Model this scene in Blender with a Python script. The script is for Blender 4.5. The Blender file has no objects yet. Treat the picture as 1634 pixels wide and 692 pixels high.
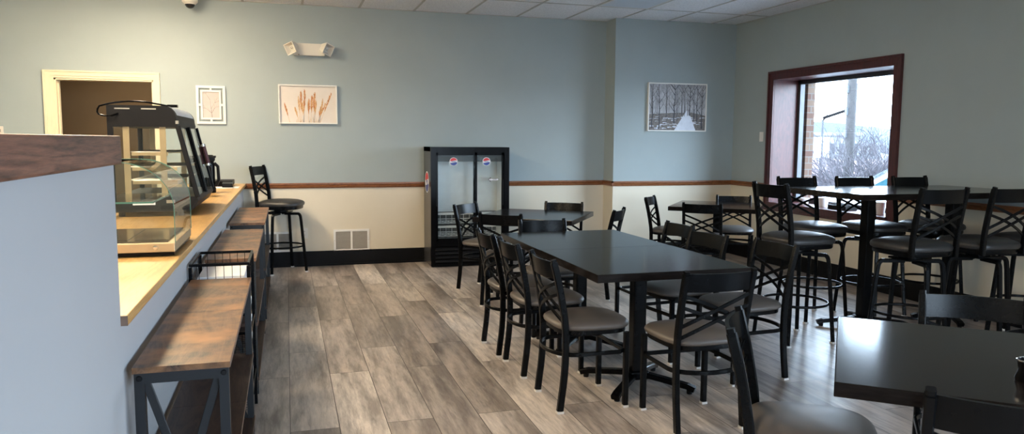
import bpy, bmesh, math, random
from mathutils import Vector, Matrix
random.seed(7)
PI = math.pi
D = bpy.data
S = bpy.context.scene
COL = S.collection

# ------------------------------------------------------------------ materials
def newmat(name):
    m = D.materials.new(name); m.use_nodes = True
    nt = m.node_tree
    for n in list(nt.nodes): nt.nodes.remove(n)
    out = nt.nodes.new('ShaderNodeOutputMaterial')
    b = nt.nodes.new('ShaderNodeBsdfPrincipled')
    nt.links.new(b.outputs[0], out.inputs[0])
    return m, nt, b, out

def N(nt, t, **kw):
    n = nt.nodes.new(t)
    for k, v in kw.items():
        if k in n.inputs.keys() if isinstance(k, str) else False: n.inputs[k].default_value = v
        else: setattr(n, k, v)
    return n

def coords(nt, scale=(1, 1, 1), rot=(0, 0, 0), loc=(0, 0, 0), kind='Object'):
    tc = nt.nodes.new('ShaderNodeTexCoord'); mp = nt.nodes.new('ShaderNodeMapping')
    mp.inputs['Scale'].default_value = scale; mp.inputs['Rotation'].default_value = rot
    mp.inputs['Location'].default_value = loc
    nt.links.new(tc.outputs[kind], mp.inputs[0])
    return mp.outputs[0]

def ramp(nt, fac, stops):
    r = nt.nodes.new('ShaderNodeValToRGB')
    e = r.color_ramp.elements
    while len(e) > 1: e.remove(e[-1])
    e[0].position, e[0].color = stops[0][0], (*stops[0][1], 1)
    for p, c in stops[1:]:
        k = e.new(p); k.color = (*c, 1)
    nt.links.new(fac, r.inputs[0])
    return r.outputs[0]

def noise(nt, vec, scale, detail=4, rough=.55, dist=0):
    n = nt.nodes.new('ShaderNodeTexNoise')
    n.inputs['Scale'].default_value = scale; n.inputs['Detail'].default_value = detail
    n.inputs['Roughness'].default_value = rough; n.inputs['Distortion'].default_value = dist
    if vec is not None: nt.links.new(vec, n.inputs['Vector'])
    return n.outputs['Fac']

def bump(nt, b, h, strength=.1, dist=.01):
    n = nt.nodes.new('ShaderNodeBump'); n.inputs['Strength'].default_value = strength
    n.inputs['Distance'].default_value = dist
    nt.links.new(h, n.inputs['Height']); nt.links.new(n.outputs[0], b.inputs['Normal'])

def mix(nt, a, b, fac, mode='MIX'):
    m = nt.nodes.new('ShaderNodeMix'); m.data_type = 'RGBA'; m.blend_type = mode
    for sock, v in ((m.inputs[0], fac), (m.inputs[6], a), (m.inputs[7], b)):
        if isinstance(v, (int, float)): sock.default_value = v
        elif isinstance(v, tuple): sock.default_value = (*v, 1)
        else: nt.links.new(v, sock)
    return m.outputs[2]

def plain(name, col, rough=.5, metal=0, var=.06, scale=14, bmp=0, spec=.5, coat=0):
    m, nt, b, out = newmat(name)
    v = coords(nt)
    f = noise(nt, v, scale)
    lo = tuple(c * (1 - var) for c in col); hi = tuple(min(1, c * (1 + var)) for c in col)
    nt.links.new(ramp(nt, f, [(.3, lo), (.7, hi)]), b.inputs['Base Color'])
    b.inputs['Roughness'].default_value = rough; b.inputs['Metallic'].default_value = metal
    b.inputs['Specular IOR Level'].default_value = spec
    b.inputs['Coat Weight'].default_value = coat
    if bmp: bump(nt, b, noise(nt, v, scale * 12, 2), bmp, .002)
    return m

def wood(name, cols, scale=(1, 1, 1), rough=.4, grain=9, rings=2.2, spec=.5, bmp=.05, blotch=None):
    # grain runs along the axis whose scale is small
    m, nt, b, out = newmat(name)
    v = coords(nt, scale)
    big = noise(nt, v, rings, 3, .5, 1.2)
    w = nt.nodes.new('ShaderNodeMath'); w.operation = 'PINGPONG'; w.inputs[1].default_value = .5
    k = nt.nodes.new('ShaderNodeMath'); k.operation = 'MULTIPLY'; k.inputs[1].default_value = 6
    nt.links.new(big, k.inputs[0]); nt.links.new(k.outputs[0], w.inputs[0])
    fine = noise(nt, v, grain * 4, 6, .7)
    c1 = ramp(nt, w.outputs[0], [(0, cols[0]), (.25, cols[1]), (.5, cols[2])])
    c2 = ramp(nt, fine, [(.35, cols[0]), (.65, cols[2])])
    c = mix(nt, c1, c2, .5)
    if blotch:
        v2 = coords(nt, (1, 1, 1))
        c = mix(nt, c, blotch, ramp(nt, noise(nt, v2, 5, 3, .6), [(.42, (0, 0, 0)), (.68, (1, 1, 1))]))
    nt.links.new(c, b.inputs['Base Color'])
    b.inputs['Roughness'].default_value = rough; b.inputs['Specular IOR Level'].default_value = spec
    if bmp: bump(nt, b, fine, bmp, .002)
    return m

def glass(name, tint=(.97, .985, .98), refl=1.0):
    m, nt, b, out = newmat(name); nt.nodes.remove(b)
    t = nt.nodes.new('ShaderNodeBsdfTransparent'); t.inputs[0].default_value = (*tint, 1)
    g = nt.nodes.new('ShaderNodeBsdfGlossy'); g.inputs['Roughness'].default_value = .02
    lw = nt.nodes.new('ShaderNodeLayerWeight'); lw.inputs['Blend'].default_value = .5
    p5 = nt.nodes.new('ShaderNodeMath'); p5.operation = 'POWER'; p5.inputs[1].default_value = 5
    nt.links.new(lw.outputs['Facing'], p5.inputs[0])
    k = nt.nodes.new('ShaderNodeMath'); k.operation = 'MULTIPLY_ADD'; k.inputs[1].default_value = .96 * refl; k.inputs[2].default_value = .04 * refl
    mx = nt.nodes.new('ShaderNodeMixShader')
    nt.links.new(p5.outputs[0], k.inputs[0]); nt.links.new(k.outputs[0], mx.inputs[0])
    nt.links.new(t.outputs[0], mx.inputs[1]); nt.links.new(g.outputs[0], mx.inputs[2])
    nt.links.new(mx.outputs[0], out.inputs[0])
    return m

def emit(name, col, s):
    m, nt, b, out = newmat(name)
    b.inputs['Base Color'].default_value = (*col, 1)
    b.inputs['Emission Color'].default_value = (*col, 1); b.inputs['Emission Strength'].default_value = s
    return m

M = {}
M['wall'] = plain('sage_wall_paint', (.345, .402, .408), .65, var=.025, scale=3, bmp=.05)
M['wainscot'] = plain('cream_wall_paint', (.70, .63, .50), .6, var=.02, scale=3, bmp=.05)
M['halfwall'] = plain('pale_blue_grey_paint', (.435, .44, .45), .6, var=.02, scale=2, bmp=.06)
M['hall'] = plain('brown_hall_paint', (.20, .14, .08), .7, var=.03, scale=3)
M['casing'] = plain('cream_gloss_trim', (.80, .70, .50), .4, var=.02)
M['base'] = plain('black_vinyl_base', (.004, .004, .005), .5, var=.1, spec=.15)
M['rail'] = wood('oak_chair_rail', [(.12, .035, .012), (.24, .085, .03), (.30, .12, .045)], (1, 6, 6), .4, 8, 3)
M['railY'] = wood('oak_chair_rail_depth', [(.12, .035, .012), (.24, .085, .03), (.30, .12, .045)], (6, 1, 6), .4, 8, 3)
M['mahog'] = wood('mahogany_trim', [(.035, .008, .008), (.075, .016, .016), (.10, .022, .020)], (5, 5, .8), .35, 8, 2)
M['cap'] = wood('dark_oak_ledge', [(.035, .013, .008), (.21, .085, .050), (.29, .125, .075)], (3, .45, 6), .4, 6, 1.6, bmp=.1)
M['counter'] = wood('golden_oak_laminate', [(.46, .25, .075), (.60, .36, .13), (.68, .43, .17)], (7, .6, 7), .32, 7, 1.5)
M['rustic'] = wood('rustic_brown_board', [(.014, .008, .006), (.075, .040, .025), (.15, .082, .048)], (7, .8, 7), .38, 10, 1.6, bmp=.12, blotch=(.36, .165, .06))
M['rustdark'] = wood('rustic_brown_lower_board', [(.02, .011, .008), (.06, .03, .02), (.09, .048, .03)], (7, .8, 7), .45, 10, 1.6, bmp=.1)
M['boardedge'] = plain('worn_board_edge', (.16, .10, .07), .6, var=.2)
M['table'] = wood('espresso_table_top', [(.005, .004, .0037), (.010, .0078, .0072), (.016, .0125, .0115)], (5, .7, 5), .13, 8, 1.6, spec=.14, bmp=.03)
M['tabley'] = wood('espresso_table_top_cross', [(.005, .004, .0037), (.010, .0078, .0072), (.016, .0125, .0115)], (.7, 5, 5), .13, 8, 1.6, spec=.14, bmp=.03)
M['metal'] = plain('black_powder_coat', (.003, .0034, .004), .27, var=.1, scale=30, spec=.13)
M['shelfmetal'] = plain('charcoal_shelf_steel', (.008, .009, .011), .45, var=.1, scale=30)
M['vinyl'] = plain('taupe_vinyl', (.105, .092, .083), .42, var=.06, scale=9, bmp=.06)
M['vinylblack'] = plain('charcoal_vinyl', (.022, .021, .021), .42, var=.06, scale=9, bmp=.06)
M['glide'] = plain('white_nylon_glide', (.65, .63, .60), .5)
M['white'] = plain('white_paint', (.78, .76, .72), .45, var=.02)
M['whiteplastic'] = plain('white_plastic', (.72, .68, .60), .4, var=.02)
M['paper'] = plain('white_paper', (.80, .80, .82), .7, var=.02)
M['black'] = plain('black_enamel', (.003, .003, .0035), .25, var=.1, spec=.1)
M['blackmatte'] = plain('black_matte_plastic', (.006, .006, .007), .5, var=.1, spec=.2)
M['fridgeside'] = plain('fridge_side_steel', (.05, .05, .055), .25, var=.06, spec=.6)
M['fridgein'] = plain('fridge_white_liner', (.88, .91, .92), .45, var=.02)
M['wire'] = plain('white_wire', (.72, .74, .74), .4)
M['steel'] = plain('brushed_steel', (.58, .55, .50), .3, metal=1, var=.08, scale=40)
M['chrome'] = plain('chrome', (.75, .75, .75), .12, metal=1, var=.02)
M['brass'] = plain('warm_steel_trim', (.50, .37, .21), .4, metal=.5, var=.05)
M['red'] = plain('red_print', (.65, .03, .03), .4, var=.02)
M['darkred'] = plain('dark_red_grip', (.09, .010, .012), .4, var=.05)
M['blue'] = plain('blue_print', (.02, .05, .28), .4, var=.02)
M['glass'] = glass('clear_glass')
M['glassgreen'] = plain('green_glass_edge', (.10, .26, .20), .2, var=.05)
M['glasswin'] = glass('window_glass', (.97, .99, .99), .9)
M['alu'] = plain('dark_aluminium', (.07, .075, .085), .4, metal=.4, var=.06)
M['tile_grid'] = plain('ceiling_grid', (.50, .48, .45), .5, var=.03)
M['louver'] = plain('grey_louvre', (.36, .33, .29), .5, var=.05)
M['trayblack'] = plain('mirror_black_tray', (.03, .03, .03), .08, var=.1, spec=.9)
M['glassfront'] = glass('curved_front_glass', (.95, .97, .96), 1.1)
M['diffuser'] = plain('prismatic_diffuser', (.66, .72, .80), .3, var=.04, scale=60)
M['lampwarm'] = emit('warm_lamp_diffuser', (1.0, .82, .58), 56.0)
M['fillglow'] = emit('fridge_fill_glow', (.85, .95, 1.0), 14.0)  # glow for the strip added inside the fridge
M['darkpanel'] = plain('dark_grey_panel', (.07, .075, .075), .5, var=.1)
M['darkdome'] = plain('smoked_dome', (.01, .01, .012), .08, var=.05)

def ceiling_tile():
    m, nt, b, out = newmat('acoustic_ceiling_tile')
    v = coords(nt)
    f = noise(nt, v, 90, 3, .7)
    nt.links.new(ramp(nt, f, [(.36, (.66, .66, .67)), (.5, (.92, .92, .93))]), b.inputs['Base Color'])
    b.inputs['Roughness'].default_value = .85
    bump(nt, b, f, .25, .004)
    return m
M['tile'] = ceiling_tile()

def floor_mat():
    m, nt, b, out = newmat('grey_brown_plank_floor')
    tc = nt.nodes.new('ShaderNodeTexCoord')
    mp = nt.nodes.new('ShaderNodeMapping')
    mp.inputs['Rotation'].default_value = (0, 0, PI / 2)
    mp.inputs['Location'].default_value = (.35, .012, 0)
    nt.links.new(tc.outputs['Object'], mp.inputs[0])
    br = nt.nodes.new('ShaderNodeTexBrick')
    br.offset = .37; br.offset_frequency = 2; br.squash = 1
    br.inputs['Color1'].default_value = (0, 0, 0, 1); br.inputs['Color2'].default_value = (1, 1, 1, 1)
    br.inputs['Mortar'].default_value = (.5, .5, .5, 1)
    br.inputs['Scale'].default_value = 1
    br.inputs['Mortar Size'].default_value = .0022; br.inputs['Mortar Smooth'].default_value = .3
    br.inputs['Bias'].default_value = 0
    br.inputs['Brick Width'].default_value = 1.45; br.inputs['Row Height'].default_value = .24
    nt.links.new(mp.outputs[0], br.inputs['Vector'])
    # shift each plank's grain by its own random tint
    sep = nt.nodes.new('ShaderNodeSeparateColor'); nt.links.new(br.outputs['Color'], sep.inputs[0])
    tint = sep.outputs[0]
    cmb = nt.nodes.new('ShaderNodeCombineXYZ')
    k = nt.nodes.new('ShaderNodeMath'); k.operation = 'MULTIPLY'; k.inputs[1].default_value = 37
    nt.links.new(tint, k.inputs[0]); nt.links.new(k.outputs[0], cmb.inputs[2])
    add = nt.nodes.new('ShaderNodeVectorMath'); add.operation = 'ADD'
    nt.links.new(tc.outputs['Object'], add.inputs[0]); nt.links.new(cmb.outputs[0], add.inputs[1])
    m2 = nt.nodes.new('ShaderNodeMapping'); m2.inputs['Scale'].default_value = (7, .8, 1)
    nt.links.new(add.outputs[0], m2.inputs[0])
    grain = noise(nt, m2.outputs[0], 9, 8, .72, .6)
    m3 = nt.nodes.new('ShaderNodeMapping'); m3.inputs['Scale'].default_value = (3.0, .42, 1)
    nt.links.new(add.outputs[0], m3.inputs[0])
    blot = noise(nt, m3.outputs[0], 2.2, 6, .66, .15)
    m4 = nt.nodes.new('ShaderNodeMapping'); m4.inputs['Scale'].default_value = (11, 1.1, 1)
    nt.links.new(add.outputs[0], m4.inputs[0])
    streak = noise(nt, m4.outputs[0], 2.4, 7, .7, .35)
    base = ramp(nt, tint, [(0, (.285, .245, .220)), (.35, (.41, .358, .325)), (.65, (.50, .445, .405)), (1, (.61, .548, .50))])
    dark = ramp(nt, blot, [(.38, (.42, .40, .39)), (.48, (.76, .75, .74)), (.56, (1.04, 1.03, 1.01)), (.70, (1.26, 1.22, 1.16))])
    c = mix(nt, base, dark, .92, 'MULTIPLY')
    c = mix(nt, c, ramp(nt, streak, [(.36, (.60, .585, .58)), (.50, (1, 1, 1)), (.66, (1.14, 1.13, 1.1))]), .8, 'MULTIPLY')
    g = ramp(nt, grain, [(.3, (.72, .71, .70)), (.6, (1.06, 1.06, 1.06))])
    c = mix(nt, c, g, .8, 'MULTIPLY')
    c = mix(nt, c, (.035, .028, .024), br.outputs['Fac'])
    nt.links.new(c, b.inputs['Base Color'])
    r = nt.nodes.new('ShaderNodeMapRange'); r.inputs[3].default_value = .25; r.inputs[4].default_value = .40
    nt.links.new(grain, r.inputs[0]); nt.links.new(r.outputs[0], b.inputs['Roughness'])
    b.inputs['Specular IOR Level'].default_value = .5
    inv = nt.nodes.new('ShaderNodeMath'); inv.operation = 'SUBTRACT'; inv.inputs[0].default_value = 1
    nt.links.new(br.outputs['Fac'], inv.inputs[1])
    bump(nt, b, inv.outputs[0], .3, .003)
    return m
M['floor'] = floor_mat()

def brick_mat():
    m, nt, b, out = newmat('buff_red_brick')
    v = coords(nt, (1, 1, 1), (PI / 2, 0, 0))
    tc = nt.nodes.new('ShaderNodeTexCoord'); sp = nt.nodes.new('ShaderNodeSeparateXYZ')
    nt.links.new(tc.outputs['Object'], sp.inputs[0])
    a = nt.nodes.new('ShaderNodeMath'); nt.links.new(sp.outputs[0], a.inputs[0]); nt.links.new(sp.outputs[1], a.inputs[1])
    cb = nt.nodes.new('ShaderNodeCombineXYZ'); nt.links.new(a.outputs[0], cb.inputs[0]); nt.links.new(sp.outputs[2], cb.inputs[1])
    br = nt.nodes.new('ShaderNodeTexBrick')
    br.inputs['Color1'].default_value = (.07, .03, .018, 1); br.inputs['Color2'].default_value = (.11, .07, .045, 1)
    br.inputs['Mortar'].default_value = (.10, .09, .08, 1); br.inputs['Scale'].default_value = 1
    br.inputs['Brick Width'].default_value = .2; br.inputs['Row Height'].default_value = .075; br.inputs['Mortar Size'].default_value = .006
    nt.links.new(cb.outputs[0], br.inputs['Vector'])
    nt.links.new(br.outputs[0], b.inputs['Base Color']); b.inputs['Roughness'].default_value = .85
    return m
M['brick'] = brick_mat()

# ------------------------------------------------------------------ mesh helpers
def obj(name, bm, mats, parent=None, smooth=False, loc=None, rotz=0):
    bmesh.ops.recalc_face_normals(bm, faces=bm.faces)
    me = D.meshes.new(name); bm.to_mesh(me); bm.free()
    for m in (mats if isinstance(mats, (list, tuple)) else [mats]): me.materials.append(m)
    if smooth:
        for p in me.polygons: p.use_smooth = True
        try: me.set_sharp_from_angle(angle=math.radians(38))
        except Exception: pass
    o = D.objects.new(name, me); COL.objects.link(o)
    if parent: o.parent = parent
    if loc: o.location = loc
    if rotz: o.rotation_euler = (0, 0, rotz)
    return o

def thing(name, label, cat, loc=(0, 0, 0), rotz=0, group=None):
    o = D.objects.new(name, None); COL.objects.link(o)
    o.empty_display_size = .05
    o.location = loc; o.rotation_euler = (0, 0, rotz)
    return tag(o, label, cat, group)

def tag(o, label, cat, group=None):
    o['label'] = label; o['category'] = cat
    if group: o['group'] = group
    return o

def struct(name, bm, mats, parent=None, smooth=False):
    o = obj(name, bm, mats, parent, smooth)
    if not parent: o['kind'] = 'structure'
    return o

def box(bm, x0, x1, y0, y1, z0, z1, mi=0, bev=0):
    vs = [bm.verts.new(p) for p in ((x0, y0, z0), (x1, y0, z0), (x1, y1, z0), (x0, y1, z0), (x0, y0, z1), (x1, y0, z1), (x1, y1, z1), (x0, y1, z1))]
    fs = []
    for q in ((0, 1, 2, 3), (4, 5, 6, 7), (0, 1, 5, 4), (1, 2, 6, 5), (2, 3, 7, 6), (3, 0, 4, 7)):
        f = bm.faces.new([vs[i] for i in q]); f.material_index = mi; fs.append(f)
    if bev:
        es = set(e for f in fs for e in f.edges)
        r = bmesh.ops.bevel(bm, geom=list(es), offset=bev, segments=2, affect='EDGES', profile=.6)
        for f in r['faces']: f.material_index = mi
    return vs

def B(*a, **k):
    bm = bmesh.new(); box(bm, *a, **k); return bm

def sweep(bm, pts, w, d, ref=(1, 0, 0), rnd=0, closed=False, mi=0, slant=None):
    """rectangular (or round, rnd sides) tube along pts; w along ref, d across"""
    pts = [Vector(p) for p in pts]; n = len(pts); rings = []
    ref = Vector(ref)
    for i, p in enumerate(pts):
        if closed: t = (pts[(i + 1) % n] - pts[i - 1])
        elif i == 0: t = pts[1] - p
        elif i == n - 1: t = p - pts[-2]
        else: t = (pts[i + 1] - p).normalized() + (p - pts[i - 1]).normalized()
        t.normalize()
        r = ref if not callable(ref) else Vector(ref(i))
        s = r - t * r.dot(t)
        if s.length < 1e-4: s = t.orthogonal()
        s.normalize(); o = t.cross(s)
        if rnd: sec = [(math.cos(2 * PI * k / rnd) * w / 2, math.sin(2 * PI * k / rnd) * d / 2) for k in range(rnd)]
        else:
            c = min(w, d) * .18
            a, b = w / 2, d / 2
            sec = [(-a + c, -b), (a - c, -b), (a, -b + c), (a, b - c), (a - c, b), (-a + c, b), (-a, b - c), (-a, -b + c)]
        rings.append([bm.verts.new(p + s * x + o * y) for x, y in sec])
    k = len(rings[0])
    for i in range(n if closed else n - 1):
        a, b = rings[i], rings[(i + 1) % n]
        for j in range(k):
            f = bm.faces.new((a[j], a[(j + 1) % k], b[(j + 1) % k], b[j])); f.material_index = mi
    if not closed:
        bm.faces.new(rings[0]).material_index = mi; bm.faces.new(rings[-1]).material_index = mi

def tube(pts, w, d, ref=(1, 0, 0), rnd=0, closed=False):
    bm = bmesh.new(); sweep(bm, pts, w, d, ref, rnd, closed); return bm

def lathe(bm, prof, n=24, c=(0, 0, 0), mi=0, axis='z'):
    rings = []
    def P(r, z, a):
        x, y = r * math.cos(a), r * math.sin(a)
        v = (x, y, z) if axis == 'z' else ((x, z, y) if axis == 'y' else (z, x, y))
        return (v[0] + c[0], v[1] + c[1], v[2] + c[2])
    for r, z in prof:
        if r < 1e-6: rings.append([bm.verts.new(P(0, z, 0))])
        else: rings.append([bm.verts.new(P(r, z, 2 * PI * k / n)) for k in range(n)])
    for a, b in zip(rings, rings[1:]):
        if len(a) == len(b) == 1: continue
        for j in range(n):
            j2 = (j + 1) % n
            vs = (a[0], b[j2], b[j]) if len(a) == 1 else ((a[j], a[j2], b[0]) if len(b) == 1 else (a[j], a[j2], b[j2], b[j]))
            bm.faces.new(vs).material_index = mi
    for r in (rings[0], rings[-1]):
        if len(r) > 2: bm.faces.new(r).material_index = mi

def cushion(bm, prof, wf, wr, dep, cy=0, n=48, e=3.6):
    """rounded-square stack: prof = [(scale, z)]"""
    rings = []
    for s, z in prof:
        if s < 1e-6: rings.append([bm.verts.new((0, cy, z))]); continue
        ring = []
        for k in range(n):
            a = 2 * PI * k / n
            ca, sa = math.cos(a), math.sin(a)
            u = math.copysign(abs(ca) ** (2 / e), ca); v = math.copysign(abs(sa) ** (2 / e), sa)
            w = wr + (wf - wr) * (v + 1) / 2
            bow = .018 * (1 - u * u) * max(0, v)
            ring.append(bm.verts.new((s * u * w / 2, cy + s * (v * dep / 2 + bow), z)))
        rings.append(ring)
    for a, b in zip(rings, rings[1:]):
        for j in range(n):
            j2 = (j + 1) % n
            if len(a) == 1: bm.faces.new((a[0], b[j2], b[j]))
            elif len(b) == 1: bm.faces.new((a[j], a[j2], b[0]))
            else: bm.faces.new((a[j], a[j2], b[j2], b[j]))
    for r in (rings[0], rings[-1]):
        if len(r) > 2: bm.faces.new(r)

def prism(bm, prof, y0, y1, mi=0, axis='y'):
    """closed polygon (a,b) extruded along axis. y: (x,z); x: (y,z); z: (x,y)"""
    def P(a, b, t): return (a, t, b) if axis == 'y' else ((t, a, b) if axis == 'x' else (a, b, t))
    A = [bm.verts.new(P(a, b, y0)) for a, b in prof]; C = [bm.verts.new(P(a, b, y1)) for a, b in prof]
    bm.faces.new(A).material_index = mi; bm.faces.new(C).material_index = mi
    n = len(prof)
    for i in range(n): bm.faces.new((A[i], A[(i + 1) % n], C[(i + 1) % n], C[i])).material_index = mi

def bez(p0, p1, p2, n=8):
    out = []
    for i in range(n + 1):
        t = i / n
        out.append(tuple((1 - t) ** 2 * a + 2 * t * (1 - t) * b + t * t * c for a, b, c in zip(p0, p1, p2)))
    return out

def copy_tree(o, parent=None):
    c = o.copy(); COL.objects.link(c)
    if parent: c.parent = parent
    for ch in list(o.children): copy_tree(ch, c)
    return c

def text_mesh(bm, s, size, mat4, mi=0):
    cu = D.curves.new('lettering', 'FONT'); cu.body = s; cu.size = size
    cu.align_x = 'CENTER'; cu.align_y = 'CENTER'; cu.extrude = 0.0004
    o = D.objects.new('lettering', cu); COL.objects.link(o)
    dg = bpy.context.evaluated_depsgraph_get()
    me = D.meshes.new_from_object(o.evaluated_get(dg))
    me.transform(mat4)
    n0 = len(bm.faces); bm.from_mesh(me); bm.faces.ensure_lookup_table()
    for i in range(n0, len(bm.faces)): bm.faces[i].material_index = mi
    D.objects.remove(o); D.curves.remove(cu); D.meshes.remove(me)

# ------------------------------------------------------------------ room constants
BY = 8.87            # back wall
PY = 8.58            # projecting right part of the back wall
PX = 3.86
RX = 5.53            # right wall
LX = -3.7
FY = -2.6
CZ = 2.93
RAIL = .955; RT = .06
# floor
bm = bmesh.new(); box(bm, LX, RX + .02, FY, BY + .02, -.06, 0)
struct('floor', bm, M['floor'])

# back wall: two paint tones, a doorway at the left
DX0, DX1, DZ = -2.27, -1.333, 2.06
bm = bmesh.new()
for x0, x1, z0, z1 in ((LX, DX0, 0, RAIL), (DX1, PX + .15, 0, RAIL)): box(bm, x0, x1, BY, BY + .14, z0, z1, 1)
for x0, x1, z0, z1 in ((LX, DX0, RAIL, CZ), (DX0, DX1, DZ, CZ), (DX1, PX + .15, RAIL, CZ)): box(bm, x0, x1, BY, BY + .14, z0, z1, 0)
struct('wall_back', bm, [M['wall'], M['wainscot']])
bm = bmesh.new()
box(bm, PX, RX + .02, PY, BY + .14, 0, RAIL, 1); box(bm, PX, RX + .02, PY, BY + .14, RAIL, CZ, 0)
struct('wall_back_projection', bm, [M['wall'], M['wainscot']])
# room behind the doorway
bm = bmesh.new()
box(bm, DX0 - .9, DX0 - .8, BY + .14, 11.2, 0, 2.6); box(bm, DX1 + .5, DX1 + .6, BY + .14, 11.2, 0, 2.6)
box(bm, DX0 - .9, DX1 + .6, 11.2, 11.3, 0, 2.6); box(bm, DX0 - .9, DX1 + .6, BY + .14, 11.3, 2.6, 2.65)
box(bm, DX0 - .9, DX1 + .6, BY + .02, 11.3, -.06, 0)
struct('wall_hall', bm, M['hall'])
# door casing with moulded profile
bm = bmesh.new()
def casing_leg(x_in, x_out, z0, z1):
    s = 1 if x_out > x_in else -1
    w = abs(x_out - x_in)
    for a, b, t in ((0, .30, .014), (.30, .80, .020), (.80, 1.0, .028)):
        xa, xb = x_in + s * w * a, x_in + s * w * b
        box(bm, min(xa, xb), max(xa, xb), BY - t, BY, z0, DZ + .078 * a)
casing_leg(DX0, DX0 - .098, 0, DZ + .06); casing_leg(DX1, DX1 + .06, 0, DZ + .06)
for a, b, t in ((0, .3, .014), (.3, .8, .020), (.8, 1, .028)):
    box(bm, DX0 - .098 * b, DX1 + .06 * b, BY - t, BY, DZ + .078 * a, DZ + .078 * b)
box(bm, DX0 - .001, DX0 + .018, BY - .005, BY + .15, 0, DZ); box(bm, DX1 - .018, DX1 + .001, BY - .005, BY + .15, 0, DZ)
box(bm, DX0, DX1, BY - .005, BY + .15, DZ - .018, DZ + .001)
box(bm, DX0 + .018, DX0 + .03, BY + .05, BY + .09, 0, DZ - .02); box(bm, DX1 - .03, DX1 - .018, BY + .05, BY + .09, 0, DZ - .02)
struct('door_1', bm, M['casing'])

# right wall with the window opening
WY0, WY1, WZ0, WZ1 = 5.90, 7.74, .74, 2.175
bm = bmesh.new()
T = .12
def wall_r(y0, y1, z0, z1):
    if z0 < RAIL < z1:
        box(bm, RX, RX + T, y0, y1, z0, RAIL, 1); box(bm, RX, RX + T, y0, y1, RAIL, z1, 0)
    else: box(bm, RX, RX + T, y0, y1, z0, z1, 1 if z1 <= RAIL else 0)
GY0, GY1 = -2.0, .8          # a second window of the same kind further along, beside the camera
e = .021
wall_r(WY1 + e, BY + .14, 0, CZ); wall_r(WY0 - e, WY1 + e, 0, WZ0 - e - .002); wall_r(WY0 - e, WY1 + e, WZ1 + e, CZ); wall_r(GY1 + e, WY0 - e, 0, CZ)
wall_r(GY0 - e, GY1 + e, 0, WZ0 - e - .002); wall_r(GY0 - e, GY1 + e, WZ1 + e, CZ); wall_r(FY, GY0 - e, 0, CZ)
struct('wall_right', bm, [M['wall'], M['wainscot']])
# brick outer skin
bm = bmesh.new()
for y0, y1, z0, z1 in ((WY1 - .05, BY + .3, -.3, 3.3), (WY0, WY1, -.3, WZ0 - .1), (WY0, WY1, WZ1 + .03, 3.3), (GY1, WY0, -.3, 3.3), (GY0, GY1, -.3, WZ0 - .1), (GY0, GY1, WZ1 + .03, 3.3), (FY, GY0, -.3, 3.3)):
    box(bm, RX + .425, RX + .53, y0, y1, z0, z1)
struct('wall_right_brick', bm, M['brick'])

def window(name, y0, y1, z0, z1, mulls=()):
    bm = bmesh.new(); c = .10; x = RX
    # casing on the wall face
    for a, b, t in ((0, .75, .02), (.75, 1, .03)):
        box(bm, x - t, x, y1 + c * a, y1 + c * b, z0 - c * a, z1 + c * a)
        box(bm, x - t, x, y0 - c * b, y0 - c * a, z0 - c * a, z1 + c * a)
        box(bm, x - t, x, y0 - c * b, y1 + c * b, z1 + c * a, z1 + c * b)
        box(bm, x - t, x, y0 - c * b, y1 + c * b, z0 - c * b, z0 - c * a)
    fr = struct(name, bm, M['mahog'])
    d = .42                     # deep wooden reveal
    bm = bmesh.new()
    box(bm, x - .005, x + d, y1, y1 + .02, z0 - .02, z1 + .02); box(bm, x - .005, x + d, y0 - .02, y0, z0 - .02, z1 + .02)
    box(bm, x - .005, x + d, y0, y1, z1, z1 + .02)
    struct('window_reveal', bm, M['mahog'], fr)
    bm = bmesh.new(); box(bm, x - .045, x + d, y0 - .02, y1 + .02, z0 - .022, z0, bev=.006)
    struct('window_sill', bm, M['mahog'], fr)
    g = x + .325; w = .045
    bm = bmesh.new()
    box(bm, g, g + .06, y0, y0 + w, z0, z1); box(bm, g, g + .06, y1 - w, y1, z0, z1)
    box(bm, g, g + .06, y0, y1, z0, z0 + w); box(bm, g, g + .06, y0, y1, z1 - w, z1)
    for m in mulls: box(bm, g, g + .06, m - .025, m + .025, z0, z1)
    struct('window_sash', bm, M['alu'], fr)
    bm = bmesh.new(); box(bm, g + .026, g + .032, y0 + .01, y1 - .01, z0 + .01, z1 - .01)
    struct('window_pane', bm, M['glasswin'], fr)
    return fr
window('window_1', WY0, WY1, WZ0, WZ1)
window('window_2', GY0, GY1, WZ0, WZ1, (-.6,))

# front wall behind the camera: shop front glazing
bm = bmesh.new()
FZ0, FZ1 = .45, 2.45
SX0, SX1 = 1.5, 3.7
box(bm, LX, SX0, FY - .14, FY, 0, CZ); box(bm, SX1, RX + .12, FY - .14, FY, 0, CZ)
box(bm, SX0, SX1, FY - .14, FY, 0, FZ0); box(bm, SX0, SX1, FY - .14, FY, FZ1, CZ)
struct('wall_front', bm, M['wall'])
bm = bmesh.new()
for i in range(3):
    x = SX0 + (SX1 - SX0) * i / 2
    box(bm, x - .03, x + .03, FY - .10, FY - .03, FZ0, FZ1)
box(bm, SX0, SX1, FY - .10, FY - .03, FZ0 - .001, FZ0 + .05); box(bm, SX0, SX1, FY - .10, FY - .03, FZ1 - .05, FZ1 + .001)
fw3 = struct('window_3', bm, M['alu'])
struct('window_pane', B(SX0, SX1, FY - .07, FY - .064, FZ0, FZ1), M['glasswin'], fw3)
# left wall (service side)
bm = bmesh.new(); box(bm, LX - .12, LX, FY - .14, BY + .14, 0, CZ); struct('wall_left', bm, M['wall'])

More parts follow.
